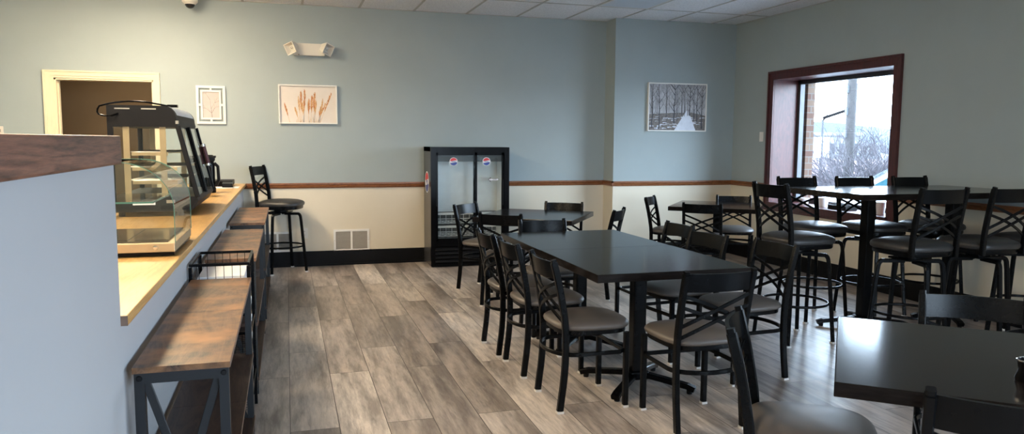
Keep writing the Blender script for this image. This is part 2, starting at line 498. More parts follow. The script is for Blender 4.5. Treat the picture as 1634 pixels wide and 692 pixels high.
# ceiling: lay-in tiles on a T-bar grid, 0.62 x 1.24 m
bm = bmesh.new(); box(bm, LX - .1, RX + .1, FY - .1, BY + .1, CZ, CZ + .05)
ceil = struct('ceiling', bm, M['tile'])
bm = bmesh.new()
TP = .621
x = .205 - TP * 7
while x < RX:
    if x > LX: box(bm, x - .012, x + .012, FY, BY, CZ - .006, CZ + .002)
    x += TP
y = 7.89
while y > FY:
    box(bm, LX, RX, y - .012, y + .012, CZ - .0055, CZ + .002); y -= TP * 2
box(bm, LX, RX, BY - .02, BY, CZ - .005, CZ + .001); box(bm, RX - .02, RX, FY, PY, CZ - .005, CZ + .001)
struct('ceiling_grid', bm, M['tile_grid'], ceil)

# baseboards and chair rail
bm = bmesh.new()
def bb_x(x0, x1, y): box(bm, x0, x1, y - .012, y, 0, .172); box(bm, x0, x1, y - .018, y, 0, .02)
bb_x(LX, DX0 - .1, BY); bb_x(DX1 + .06, PX, BY); bb_x(PX - .012, RX, PY)
box(bm, PX - .012, PX, PY - .012, BY, 0, .172)
struct('baseboard_back', bm, M['base'])
bm = bmesh.new(); box(bm, RX - .012, RX, FY, PY, 0, .172); struct('baseboard_right', bm, M['base'])
def rail_profile(o): return [(0, RAIL - RT), (o * .5, RAIL - RT), (o * .8, RAIL - RT * .8), (o, RAIL - RT * .55), (o * .7, RAIL - RT * .45), (o, RAIL - RT * .3), (o, RAIL), (0, RAIL)]
bm = bmesh.new()
pr = rail_profile(.024)
prism(bm, [(BY - a, b) for a, b in pr], -.46, PX, axis='x'); prism(bm, [(PY - a, b) for a, b in pr], PX - .024, RX, axis='x')
struct('trim_back', bm, M['rail'])
bm = bmesh.new(); prism(bm, [(PX - a, b) for a, b in pr], PY - .024, BY, axis='y'); 
prism(bm, [(RX - a, b) for a, b in pr], WY1 + .10, PY, axis='y'); prism(bm, [(RX - a, b) for a, b in pr], GY1 + .1, WY0 - .10, axis='y')
struct('trim_right', bm, M['railY'])

# service half wall: tall near the camera, counter height beyond
HX = -.455
bm = bmesh.new()
box(bm, HX - .14, HX, FY, 2.30, 0, 1.376)
struct('wall_service', bm, M['halfwall'])
bm = bmesh.new(); box(bm, HX - .12, HX - .012, 2.30, BY, 0, .925); struct('wall_counter', bm, M['halfwall'])
bm = bmesh.new(); box(bm, HX - .20, HX + .012, FY + .3, 2.352, 1.3765, 1.456, bev=.006)
tag(obj('ledge_cap', bm, M['cap']), 'dark oak ledge cap along the top of the tall half wall', 'ledge')
bm = bmesh.new(); box(bm, -1.16, -.437, 2.30, BY - .002, .925, .955, bev=.003)
ct = tag(obj('countertop', bm, M['counter']), 'long golden oak serving countertop running to the back wall', 'countertop')
bm = bmesh.new(); box(bm, -.462, -.437, 2.296, 2.30, .926, .954)
obj('end_grain', bm, M['boardedge'], ct)
bm = bmesh.new(); box(bm, -1.14, -.62, 2.35, BY - .01, 0, .05); box(bm, -1.14, -1.10, 2.35, BY - .01, .05, .925)
for i in range(5): box(bm, -1.10, -.60, 2.36 + i * 1.61, 2.38 + i * 1.61, .05, .925)
obj('counter_carcass', bm, M['white'], ct)

# ------------------------------------------------------------------ chairs
def rot_to(fx, fy): return math.atan2(-fx, fy)

def back_parts(root, w, yb, z_top, z_split, seat_z, lean, mat):
    """top rail and crossed bars between posts at x=+-w; y(z) line of the back"""
    def yb_at(z): return yb + (z - seat_z) * lean
    # bowed top rail
    bm = bmesh.new(); n = 12; h0, h1 = z_top - .105, z_top - .012
    rows = []
    for i in range(n + 1):
        u = -1 + 2 * i / n; x = u * (w - .004); bow = -.032 * (1 - u * u)
        rows.append([bm.verts.new((x, yb_at(z) + bow + t, z)) for z, t in ((h0, -.007), (h1, -.007), (h1, .007), (h0, .007))])
    for a, b in zip(rows, rows[1:]):
        for j in range(4): bm.faces.new((a[j], a[(j + 1) % 4], b[(j + 1) % 4], b[j]))
    bm.faces.new(rows[0]); bm.faces.new(rows[-1])
    obj('top_rail', bm, mat, root, smooth=True)
    for s in (1, -1):
        for za, zb in ((z_top - .125, z_top - .285), (z_top - .185, z_top - .345)):
            pts = []
            for i in range(11):
                u = -1 + 2 * i / 10; z = za + (zb - za) * i / 10
                z += .012 * math.sin(PI * i / 10)
                pts.append((s * u * (w - .004), yb_at(z) - .026 * (1 - u * u) + .004 * s, z))
            obj('cross_bar', tube(pts, .018, .010, ref=(0, 0, 1)), mat, root, smooth=True)

def make_chair(vinyl):
    root = thing('dining_chair', '', 'chair')
    w = .186
    bm = bmesh.new()
    cushion(bm, [(0, .440), (.93, .440), (.985, .448), (1, .458), (.985, .468), (.93, .478), (.75, .490), (.45, .498), (0, .502)], .445, .40, .42, .012)
    obj('seat', bm, vinyl, root, smooth=True)
    bm = bmesh.new(); cushion(bm, [(.70, .418), (.95, .418), (.955, .441), (.70, .441)], .435, .39, .41, .012)
    obj('seat_frame', bm, M['metal'], root, smooth=True)
    for s in (1, -1):
        pts = [(s * w, .186, .012), (s * w, .186, .42)]
        l = obj('leg', tube(pts, .030, .030), M['metal'], root)
        obj('glide', B(s * w - .016, s * w + .016, .170, .202, 0, .012), M['glide'], l)
        pts = [(s * w, -.194, .012)] + bez((s * w, -.186, .08), (s * w, -.158, .27), (s * w, -.168, .45), 6)[0:] + bez((s * w, -.172, .50), (s * w, -.196, .66), (s * w, -.238, .815), 6)
        bm = bmesh.new(); sweep(bm, pts, .028, .036)
        # slanted cap
        top = Vector(pts[-1]); sweep(bm, [top, top + Vector((0, -.004, .016))], .024, .028)
        l = obj('back_post', bm, M['metal'], root)
        obj('glide', B(s * w - .016, s * w + .016, -.212, -.176, 0, .012), M['glide'], l)
    back_parts(root, w, -.170, .83, 0, .45, -.178, M['metal'])
    # hoop stretcher: round behind the rear posts, square at the front
    ring = []
    a, yf = w + .012, .175
    ring += [(-a + .03, yf, .315), (a - .03, yf, .315), (a, yf - .03, .315), (a, -.10, .315)]
    for k in range(1, 12):
        t = PI * k / 12
        ring.append((a * math.cos(t), -.10 - .125 * math.sin(t), .315))
    ring += [(-a, -.10, .315), (-a, yf - .03, .315)]
    obj('stretcher', tube(ring, .022, .013, ref=(0, 0, 1), closed=True), M['metal'], root, smooth=True)
    return root

def make_stool(vinyl):
    root = thing('bar_stool', '', 'stool')
    w = .180
    bm = bmesh.new()
    cushion(bm, [(0, .722), (.92, .722), (.985, .732), (1, .748), (.985, .762), (.93, .774), (.75, .788), (.45, .797), (0, .80)], .45, .42, .44, .0)
    obj('seat', bm, vinyl, root, smooth=True)
    bm = bmesh.new(); cushion(bm, [(0, .692), (.93, .692), (.955, .70), (.955, .724), (0, .724)], .44, .41, .43, 0)
    obj('seat_frame', bm, M['metal'], root, smooth=True)
    bm = bmesh.new(); lathe(bm, [(0, .664), (.075, .664), (.075, .676), (.05, .678), (.05, .692), (0, .692)], 24)
    box(bm, -.10, .10, -.10, .10, .650, .664, bev=.003)
    obj('swivel', bm, M['metal'], root)
    for s in (1, -1):
        pts = [(s * w, -.192, .69), (s * w, -.196, .80)] + bez((s * w, -.200, .85), (s * w, -.22, 1.0), (s * w, -.252, 1.145), 6)
        bm = bmesh.new(); sweep(bm, pts, .028, .036)
        top = Vector(pts[-1]); sweep(bm, [top, top + Vector((0, -.004, .016))], .024, .028)
        obj('back_post', bm, M['metal'], root)
    back_parts(root, w, -.195, 1.16, 0, .80, -.16, M['metal'])
    for sx in (1, -1):
        for sy in (1, -1):
            v = lambda r, z: (sx * r, sy * r, z)
            pts = [v(.03, .640), v(.125, .640)] + bez(v(.138, .640), v(.150, .635), v(.155, .61), 4) + bez(v(.16, .56), v(.178, .28), v(.195, .012), 5)
            l = obj('leg', tube(pts, .028, .028, ref=(sx, -sy, 0)), M['metal'], root)
            x, y, _ = v(.195, 0)
            obj('glide', B(x - .016, x + .016, y - .016, y + .016, 0, .012), M['glide'], l)
    r = .233
    ring = [(r * math.cos(2 * PI * k / 40), r * math.sin(2 * PI * k / 40), .285) for k in range(40)]
    obj('foot_ring', tube(ring, .020, .020, ref=(0, 0, 1), rnd=10, closed=True), M['metal'], root, smooth=True)
    return root

chairP = make_chair(M['vinyl'])
used = []
def place(proto, x, y, f, label, group):
    o = proto if proto not in used else copy_tree(proto)
    used.append(proto)
    o.location = (x, y, 0); o.rotation_euler = (0, 0, rot_to(*f))
    o['label'] = label; o['group'] = group
    return o
E1 = (.648, .761); E2 = (.761, -.648)
CH = [
 (1.565, 3.86, (1, 0), 'nearest of three black chairs along the left side of the long centre table'),
 (1.555, 4.49, (1, .02), 'middle of three black chairs along the left side of the long centre table'),
 (1.53, 4.97, (1, .02), 'farthest of three black chairs along the left side of the long centre table'),
 (2.63, 5.12, (-1, -.02), 'farthest of three black chairs along the right side of the long centre table'),
 (2.54, 4.53, (-.99, -.13), 'middle of three black chairs along the right side of the long centre table'),
 (2.70, 4.02, (-.995, -.06), 'nearest of three black chairs along the right side of the long centre table'),
 (2.01, 3.42, (0, 1), 'black taupe-seated chair at the near end of the long centre table'),
 (1.94, 5.40, (0.03, -1), 'black chair facing the camera at the far end of the long centre table'),
 (1.845, 7.08, (.68, -.73), 'black chair in front of the drinks fridge at the small turned table'),
 (1.88, 6.36, (.6, .8), 'black chair on the near side of the small turned table by the fridge'),
 (2.585, 7.0, (-.5, -.86), 'black chair on the wall side of the small turned table by the fridge'),
 (2.745, 6.51, (-.78, .62), 'black chair on the right of the small turned table by the fridge'),
 (4.12, 7.58, (.75, -.66), 'black chair on the left of the corner table under the forest picture'),
 (4.17, 6.93, (.625, .78), 'black chair seen from behind at the near side of the corner table'),
 (4.87, 7.47, (-.5, -.866), 'black chair facing the camera at the far side of the corner table'),
 (1.713, 2.16, (.80, -.60), 'black chair seen side-on at the left edge of the foreground table'),
 (2.55, 2.21, (-.648, -.761), 'black chair on the far side of the foreground table'),
 (1.85, 1.54, E1, 'closest black chair, cut by the frame, at the near edge of the foreground table'),
]
for x, y, f, l in CH: place(chairP, x, y, f, l, 'black cross-back dining chairs')

stoolP = make_stool(M['vinylblack'])
ST = [
 (3.57, 4.66, (1, 0.03), 'black bar stool at the left end of the high table'),
 (4.12, 4.16, (.02, 1), 'left of the black bar stools along the near side of the high table'),
 (4.69, 4.14, (0.0, 1), 'second black bar stool from the left along the near side of the high table'),
 (5.24, 4.18, (-.05, 1), 'black bar stool cut by the right frame edge next to the wall'),
 (4.17, 5.23, (.0, -1), 'leftmost of three black bar stools on the window side of the high table'),
 (4.71, 5.17, (.0, -1), 'middle of three black bar stools on the window side of the high table'),
 (5.27, 5.13, (.03, -1), 'rightmost of three black bar stools on the window side of the high table'),
 (-.07, 8.60, (.94, -.34), 'lone black bar stool against the back wall at the end of the counter'),
]
SWIVEL = (0, 28, 33, 20, 0, 12, 0, -48)       # the legs stand turned under the swivelling seats
for (x, y, f, l), sw_ in zip(ST, SWIVEL):
    o = place(stoolP, x, y, f, l, 'black cross-back bar stools')
    for ch in o.children:
        if ch.name.split('.')[0] == 'leg': ch.rotation_euler = (0, 0, math.radians(sw_))

# ------------------------------------------------------------------ tables
def make_table(label, x, y, rz, lx, ly, h, mat, arm=.34, arot=PI / 4, group='dark square pedestal tables'):
    t = thing('pedestal_table', label, 'table', (x, y, 0), rz, group)
    bm = bmesh.new(); box(bm, -lx / 2, lx / 2, -ly / 2, ly / 2, h - .044, h, bev=.0035)
    obj('tabletop', bm, mat, t)
    bm = bmesh.new(); box(bm, -.04, .04, -.04, .04, .055, h - .054, bev=.012)
    obj('column', bm, M['metal'], t)
    bm = bmesh.new()
    for k in range(4):
        a = k * PI / 2 + arot; d = Vector((math.cos(a), math.sin(a), 0))
        pts = [d * .03 + Vector((0, 0, .075)), d * arm * .5 + Vector((0, 0, .06)), d * arm * .92 + Vector((0, 0, .042)), d * (arm + .015) + Vector((0, 0, .028))]
        sweep(bm, pts, .05, .032, ref=(-d.y, d.x, 0))
    box(bm, -.06, .06, -.06, .06, .045, .095, bev=.012)
    b = obj('base', bm, M['black'], t)
    for k in range(4):
        a = k * PI / 2 + arot; bm = bmesh.new()
        lathe(bm, [(0, 0), (.016, 0), (.018, .02), (.010, .03), (0, .03)], 12, (math.cos(a) * arm * .95, math.sin(a) * arm * .95, 0))
        obj('leveller', bm, M['blackmatte'], b)
    bm = bmesh.new()
    for k in range(4):
        a = k * PI / 2 + PI / 4; d = Vector((math.cos(a), math.sin(a), 0))
        sweep(bm, [d * .02 + Vector((0, 0, h - .056)), d * .27 + Vector((0, 0, h - .050))], .04, .011, ref=(-d.y, d.x, 0))
    obj('top_spider', bm, M['metal'], t)
    return t
TH = .765
make_table('near half of the long dark centre table pushed together from two', 1.975, 3.998, 0, .915, .915, TH, M['tabley'])
make_table('far half of the long dark centre table pushed together from two', 1.975, 4.920, 0, .915, .915, TH - .0015, M['tabley'])
make_table('dark square table turned at an angle in front of the drinks fridge', 2.22, 6.67, math.radians(-34.4), .915, .915, TH, M['table'])
make_table('dark square table turned at an angle in the corner under the forest picture', 4.50, 7.23, math.radians(-38.5), .915, .915, TH, M['table'])
make_table('dark square foreground table at the bottom right with window glare', 2.13, 1.81, math.radians(-40.4), .90, .90, TH, M['tabley'])
make_table('tall dark table by the window, the left one with sky glare on top', 4.335, 4.82, 0, .90, .90, 1.085, M['tabley'], .33, 2.75, 'tall dark pedestal tables')
make_table('tall dark table pushed against the right wall beside the glaring one', 5.160, 4.815, 0, .72, .90, 1.083, M['tabley'], .25, 2.75, 'tall dark pedestal tables')

# ------------------------------------------------------------------ console shelves by the half wall
def make_console():
    L, Wd, H = 1.44, .268, .785      # local: x across (0..Wd), y along (0..L)
    t = thing('console_shelf', '', 'shelf')
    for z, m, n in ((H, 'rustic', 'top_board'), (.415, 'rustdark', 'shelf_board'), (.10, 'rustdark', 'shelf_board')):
        bm = bmesh.new(); zt = z
        half = L / 2
        for y0, y1 in ((0, half - .0008), (half + .0008, L)): box(bm, 0, Wd, y0, y1, zt - .018, zt)
        o = obj(n, bm, M[m], t)
        bm = bmesh.new(); box(bm, Wd, Wd + .0012, 0, L, zt - .018, zt - .0004); obj('edge_band', bm, M['boardedge'], o)
    lw = .028
    for y in (.004, L - .004 - lw):
        for x in (.004, Wd - .004 - lw):
            obj('leg', B(x, x + lw, y, y + lw, 0, H - .018), M['shelfmetal'], t)
        for z0, z1 in ((H - .050, H - .018), (.055, .080)): obj('end_rail', B(.004 + lw, Wd - .004 - lw, y, y + lw, z0, z1), M['shelfmetal'], t)
        zt, zb = H - .05, .08; yc = y + lw / 2
        for s in (0, 1):
            xa, xb = (.036, Wd - .036) if s == 0 else (Wd - .036, .036)
            bm = tube([(xa, yc + (.004 if s else -.004), zt), (xb, yc + (.004 if s else -.004), zb)], .024, .008, ref=(1, 0, 0))
            obj('cross_brace', bm, M['shelfmetal'], t)
        bm = bmesh.new()
        yy, sg = (y, -1) if y < .5 else (y + lw, 1)
        for x in (.018, Wd - .018):
            lathe(bm, [(0, yy + sg * .006), (.007, yy + sg * .005), (.009, yy), (.009, yy - sg * .004)], 12, (x, 0, H - .034), axis='y')
        obj('bolt', bm, M['blackmatte'], t, smooth=True)
    bm = bmesh.new()
    for z in (H - .040, .397 - .022, .06): box(bm, .008, .022, .03, L - .03, z, z + .02); 
    for z in (.397 - .022, .06): box(bm, Wd - .022, Wd - .008, .03, L - .03, z, z + .02)
    obj('side_rail', bm, M['shelfmetal'], t)
    return t
cs = make_console()
CX = -.445
for i, (y, l) in enumerate(((2.36, 'nearest rustic brown console shelf along the half wall'),
                            (4.42, 'middle rustic brown console shelf, just beyond the wire basket stand'),
                            (6.30, 'farthest rustic brown console shelf, nearest the lone bar stool'))):
    o = cs if i == 0 else copy_tree(cs)
    o.location = (CX, y, 0); o['label'] = l; o['group'] = 'rustic console shelves below the counter'

# wire basket stand between the first two consoles
t = thing('basket_stand', 'black wire basket stand between two console shelves with papers in it', 'basket stand', (-.452, 3.85, 0))
sw, sl = .262, .42
for x in (0, sw):
    for y in (0, sl): obj('leg', B(x - .008, x + .008, y - .012, y + .012, 0, .835), M['metal'], t)
for zt, zb in ((.845, .735), (.50, .40), (.20, .10)):
    bm = bmesh.new()
    sweep(bm, [(0, 0, zt), (sw, 0, zt), (sw, sl, zt), (0, sl, zt)], .014, .014, ref=(0, 0, 1), closed=True)
    fr = obj('basket', bm, M['metal'], t)
    bm = bmesh.new()
    for i in range(1, 7):
        x = sw * i / 7; sweep(bm, [(x, 0, zt), (x, .004, zb), (x, sl - .004, zb), (x, sl, zt)], .003, .003, ref=(1, 0, 0), rnd=5)
    for i in range(1, 11):
        y = sl * i / 11; sweep(bm, [(0, y, zt), (.004, y, zb), (sw - .004, y, zb), (sw, y, zt)], .003, .003, ref=(0, 1, 0), rnd=5)
    obj('wires', bm, M['metal'], fr)
bm = bmesh.new()
for x in (sw + .006,):
    pts = [(x, .03 + (.018 if i % 2 else -.018), .72 - i * .045) for i in range(15)]
    sweep(bm, pts, .0035, .0035, ref=(1, 0, 0), rnd=6)
obj('side_lacing', bm, M['steel'], t)
bm = bmesh.new()
for i in range(5): box(bm, -.437 + .003 * i, -.205 - .002 * i, 3.875 + .004 * i, 4.25, .741 + i * .008, .748 + i * .008)
tag(obj('paper_stack', bm, M['paper']), 'stack of white papers lying in the top wire basket', 'papers')

# ------------------------------------------------------------------ curved glass display case on the counter
t = thing('curved_display_case', 'small curved glass pastry display case nearest on the counter', 'display case', (0, 0, .955))
X0, X1, Y0, Y1 = -1.0, -.458, 3.42, 3.98
bm = bmesh.new(); box(bm, X0, X1, Y0, Y1, .02, .058, 0, bev=.003)
cb = obj('base', bm, M['brass'], t)
bm = bmesh.new(); box(bm, X0 + .01, X1 - .004, Y0 + .004, Y1 - .004, .006, .02); obj('plinth', bm, M['black'], cb)
bm = bmesh.new()
for x in (X0 + .05, X1 - .05):
    for y in (Y0 + .05, Y1 - .05): lathe(bm, [(0, 0), (.015, 0), (.017, .008), (0, .008)], 12, (x, y, 0))
obj('feet', bm, M['blackmatte'], cb)
prof = [(X1 + .002, .058), (X1 + .002, .20)] + [(X1 + .002 - .21 * (1 - math.cos(a)), .20 + .195 * math.sin(a)) for a in [PI / 2 * k / 12 for k in range(1, 13)]] + [(X0, .395), (X0, .058)]
arc = prof[:15]
for y in (Y0, Y1 - .005):
    bm = bmesh.new(); prism(bm, prof, y, y + .005); sp = obj('side_pane', bm, M['glass'], t)
    bm = bmesh.new(); sweep(bm, [(a, y + .0025, b) for a, b in arc + [(X0, .395)]], .0045, .0025, ref=(0, 1, 0)); obj('pane_edge', bm, M['glassgreen'], sp)
bm = bmesh.new()
rows = [[bm.verts.new((a + o, y, b + (o if i > 2 else 0))) for i, (a, b) in enumerate(arc + [(X0, .395)])] for y, o in ((Y0 + .006, 0), (Y1 - .006, 0))]
for i in range(len(rows[0]) - 1): bm.faces.new((rows[0][i], rows[0][i + 1], rows[1][i + 1], rows[1][i]))
bmesh.ops.solidify(bm, geom=bm.faces[:], thickness=.004)
obj('curved_pane', bm, M['glassfront'], t, smooth=True)
bm = bmesh.new(); box(bm, X0 + .01, X1 - .08, Y0 + .008, Y1 - .008, .225, .231); sh = obj('glass_shelf', bm, M['glass'], t)
bm = bmesh.new(); box(bm, X0 + .01, X1 - .08, Y0 + .006, Y0 + .008, .2245, .2315); box(bm, X1 - .08, X1 - .078, Y0 + .006, Y1 - .008, .2245, .2315); obj('shelf_edge', bm, M['glassgreen'], sh)
bm = bmesh.new(); box(bm, X0 + .02, X1 - .03, Y0 + .03, Y1 - .03, .058, .064)
for i in range(3): box(bm, X0 + .06 + i * .16, X0 + .19 + i * .16, Y0 + .06, Y1 - .06, .064, .066)
obj('tray', bm, M['trayblack'], t)
bm = bmesh.new(); lathe(bm, [(0, Y0 - .006), (.009, Y0 - .005), (.011, Y0), (.011, Y0 + .002)], 16, (X1 - .075, 0, .039), axis='y'); obj('lock', bm, M['chrome'], cb, smooth=True)
bm = bmesh.new()
for y in (Y0 + .01, Y1 - .01): box(bm, X0, X0 + .015, y - .007, y + .007, .058, .395)
box(bm, X0, X0 + .015, Y0, Y1, .38, .395)
obj('rear_frame', bm, M['steel'], t)

# ------------------------------------------------------------------ hot display case
t = thing('heated_display_case', 'tall black heated display case with sloped glass front on the counter', 'display case', (0, 0, .955))
Y0, Y1 = 5.20, 6.22; X0 = -1.055
def slope_x(z): return -.548 + (z - .105) * (-.655 + .548) / (.575 - .105)     # front line
bm = bmesh.new()
prism(bm, [(X0, .03), (-.60, .03), (-.578, .045), (-.548, .095), (-.552, .125), (X0, .125)], Y0, Y1)
hb = obj('base', bm, M['blackmatte'], t)
bm = bmesh.new()
for x in (X0 + .05, -.66):
    for y in (Y0 + .06, Y1 - .06): lathe(bm, [(0, 0), (.018, 0), (.02, .03), (0, .03)], 12, (x, y, 0))
obj('feet', bm, M['blackmatte'], hb)
rp = [(X0, .565), (-.662, .565), (-.655, .58)] + [(-.735 + .075 * math.cos(a), .610 + .087 * math.sin(a)) for a in [PI / 2 * k / 8 for k in range(0, 9)]] + [(X0, .697)]
bm = bmesh.new(); prism(bm, rp, Y0, Y1); hr = obj('roof', bm, M['blackmatte'], t, smooth=True)
bm = bmesh.new()
for x in (-1.01, -.86): box(bm, x, x + .085, Y0 - .002, Y0 + .002, .672, .680)
obj('vent_slot', bm, M['steel'], hr)
bm = bmesh.new()   # pale sign strip on the curved roof front
rr = [(-.735 + .0765 * math.cos(a), .610 + .0885 * math.sin(a)) for a in [PI / 2 * (.22 + .62 * k / 6) for k in range(7)]]
rows = [[bm.verts.new((a, y, b)) for a, b in rr] for y in (Y0 + .06, Y1 - .06)]
for i in range(6): bm.faces.new((rows[0][i], rows[0][i + 1], rows[1][i + 1], rows[1][i]))
obj('sign_strip', bm, M['diffuser'], hr, smooth=True)
bm = bmesh.new(); box(bm, -.665, -.650, Y0 - .002, Y0 + .035, .585, .605); obj('badge', bm, M['steel'], hr)
for y in (Y0 + .012, (Y0 + Y1) / 2, Y1 - .012):
    w = .024 if abs(y - (Y0 + Y1) / 2) > .1 else .016
    bm = tube([(slope_x(.12), y, .12), (slope_x(.57), y, .57)], w, .030, ref=(0, 1, 0)); obj('front_post', bm, M['blackmatte'], t)
for y in (Y0 + .012, Y1 - .012):
    obj('rear_post', B(X0, X0 + .03, y - .012, y + .012, .125, .565), M['blackmatte'], t)
ym = (Y0 + Y1) / 2
for ya, yb in ((Y0 + .024, ym + .03), (ym - .03, Y1 - .024)):
    bm = bmesh.new(); o = .006 if ya > Y0 + .1 else -.004
    vs = [bm.verts.new((slope_x(z) + o, y, z)) for y, z in ((ya, .125), (yb, .125), (yb, .565), (ya, .565))]
    bm.faces.new(vs); bmesh.ops.solidify(bm, geom=bm.faces[:], thickness=.004); dp = obj('sliding_door', bm, M['glass'], t)
    for y in (ya, yb): obj('door_edge', tube([(slope_x(.125) + o, y, .125), (slope_x(.565) + o, y, .565)], .012, .010, ref=(0, 1, 0)), M['black'], dp)
bm = bmesh.new()
za, zb = .305, .435
sweep(bm, [(slope_x(za) + .022, Y1 - .03, za), (slope_x(zb) + .022, Y1 - .03, zb)], .034, .028, ref=(0, 1, 0), rnd=12)
h = obj('handle', bm, M['darkred'], t, smooth=True)
bm = bmesh.new()
for z in (za - .014, zb): sweep(bm, [(slope_x(z) + .022, Y1 - .03, z), (slope_x(z + .016) + .022, Y1 - .03, z + .016)], .038, .032, ref=(0, 1, 0), rnd=12)
obj('handle_ferrule', bm, M['chrome'], h, smooth=True)
for y in (Y0 + .002, Y1 - .006):
    bm = bmesh.new(); prism(bm, [(X0 + .03, .125), (slope_x(.125) - .014, .125), (slope_x(.565) - .014, .565), (X0 + .03, .565)], y, y + .004); obj('side_pane', bm, M['glass'], t)
bm = bmesh.new()
for x in (-.955, -.745):
    for y in (Y0 + .02, Y1 - .03):
        box(bm, x - .018, x + .018, y, y + .008, .125, .565)
up = obj('shelf_upright', bm, M['brass'], t)
bm = bmesh.new()
for z in (.205, .29, .385):
    for y in (Y0 + .03, Y1 - .04): box(bm, -.93, -.67 - (.05 if z > .3 else 0), y, y + .006, z, z + .022)
for z in (.205, .29, .385):
    bm2 = bmesh.new()
    for i in range(18):
        y = Y0 + .05 + i * .054; sweep(bm2, [(-.97, y, z + .022), (-.66 - (.05 if z > .3 else 0), y, z + .022)], .004, .004, ref=(0, 1, 0), rnd=6)
    for x in (-.97, -.85, -.72): sweep(bm2, [(x, Y0 + .04, z + .018), (x, Y1 - .05, z + .018)], .005, .005, rnd=6)
    obj('wire_shelf', bm2, M['steel'], t)
obj('shelf_bracket', bm, M['brass'], up)
bm = bmesh.new(); box(bm, -.93, -.80, Y0 - .0015, Y0, .075, .112); obj('rating_label', bm, M['paper'], hb)
bm = bmesh.new(); box(bm, -.735, -.685, Y0 - .004, Y0, .085, .105); obj('switch_plate', bm, M['steel'], hb)
bm = bmesh.new()
box(bm, -.77, -.70, Y0 - .003, Y0, .045, .070); obj('rocker_switch', bm, M['black'], hb)
pts = [(-.99, Y0 - .004, .645)] + bez((-1.02, Y0 - .03, .63), (-1.13, Y0 - .03, .62), (-1.10, Y0 + .03, .69), 6) + bez((-1.06, Y0 + .06, .705), (-.95, Y0 + .1, .735), (-.84, Y0 + .15, .722), 6) + [(-.74, Y0 + .2, .705), (-.70, Y0 + .22, .703)]
obj('power_cord', tube(pts, .011, .011, rnd=8), M['black'], t, smooth=True)
obj('cord_clip', B(-.735, -.675, Y0 + .19, Y0 + .24, .695, .712), M['black'], t)

# airpots
def make_airpot():
    t = thing('airpot', '', 'coffee dispenser')
    bm = bmesh.new(); lathe(bm, [(0, 0), (.078, 0), (.080, .01), (.080, .045), (.074, .05), (.074, .25), (.066, .285), (0, .285)], 28)
    obj('body', bm, M['black'], t, smooth=True)
    bm = bmesh.new(); lathe(bm, [(0, .285), (.070, .285), (.078, .30), (.078, .325), (.06, .345), (0, .348)], 28)
    box(bm, -.105, .085, -.022, .022, .318, .338, bev=.004)
    obj('lid', bm, M['blackmatte'], t, smooth=True)
    bm = bmesh.new(); sweep(bm, [(-.06, 0, .28), (-.10, 0, .285), (-.112, 0, .27), (-.112, 0, .235)], .022, .022, rnd=10)
    obj('spout', bm, M['blackmatte'], t, smooth=True)
    bm = bmesh.new(); sweep(bm, [(.070, 0, .27), (.100, 0, .24), (.105, 0, .12), (.078, 0, .06)], .044, .026, ref=(0, 1, 0))
    obj('handle', bm, M['blackmatte'], t, smooth=True)
    return t
ap = make_airpot()
for i, (x, y, l) in enumerate(((-.735, 7.02, 'black airpot coffee dispenser just behind the heated display case'), (-.705, 7.42, 'black airpot coffee dispenser farther along, closer to the black till box'))):
    o = ap if i == 0 else copy_tree(ap)
    o.location = (x, y, .955); o['label'] = l; o['group'] = 'airpots on the counter'

# small things on the far end of the counter
t = thing('cash_drawer', 'flat black drawer box on the counter end by the back wall', 'drawer box', (-.64, 8.45, .955))
bm = bmesh.new(); box(bm, -.17, .10, -.12, .18, .012, .062, bev=.006); box(bm, -.16, .09, -.115, .17, 0, .012); obj('body', bm, M['blackmatte'], t)
bm = bmesh.new(); box(bm, -.15, .08, -.123, -.12, .018, .05); obj('front_panel', bm, M['black'], t)
t = thing('card_reader', 'small black card reader in front of the flat black drawer box', 'card reader', (-.575, 8.12, .962))
bm = bmesh.new(); prism(bm, [(-.04, 0), (.05, 0), (.05, .05), (-.04, .035)], -.05, .05, axis='x'); obj('body', bm, M['black'], t)
bm = bmesh.new(); box(bm, -.045, .045, -.0415, -.04, .008, .03); obj('slot_face', bm, M['blackmatte'], t)
bm = bmesh.new(); box(bm, -.74, -.47, 8.02, 8.30, .955, .957); box(bm, -.66, -.49, 7.99, 8.2, .957, .9585)
tag(obj('paper_sheets', bm, M['paper']), 'loose white paper sheets on the counter under the card reader', 'papers')

# ------------------------------------------------------------------ drinks fridge
fx0, fx1, fy0, fy1, fh = 1.552, 2.472, 8.40, 8.845, 1.37
t = thing('drinks_fridge', 'black drinks fridge with two sliding glass doors at the back wall', 'fridge', (fx0, fy0, 0))
W_, D_ = fx1 - fx0, fy1 - fy0
bm = bmesh.new()
box(bm, 0, .03, .03, D_, .02, fh, 1); box(bm, W_ - .03, W_, .03, D_, .02, fh, 0)
box(bm, 0, W_, .03, D_, fh - .05, fh, 0); box(bm, .03, W_ - .03, D_ - .03, D_, .02, fh - .05, 0); box(bm, .03, W_ - .03, .03, D_ - .03, .02, .28, 0)
body = obj('cabinet', bm, [M['black'], M['fridgeside']], t)
bm = bmesh.new()
box(bm, .03, .036, .06, D_ - .036, .28, fh - .05); box(bm, W_ - .036, W_ - .03, .06, D_ - .036, .28, fh - .05)
box(bm, .036, W_ - .036, D_ - .036, D_ - .03, .28, fh - .05); box(bm, .036, W_ - .036, .06, D_ - .036, .28, .286); box(bm, .036, W_ - .036, .06, D_ - .036, fh - .056, fh - .05)
obj('liner', bm, M['fridgein'], body)
obj('lower_back_panel', B(.05, W_ - .05, D_ - .05, D_ - .037, .286, .60), M['darkpanel'], body)  # dark panel added low at the back of the liner
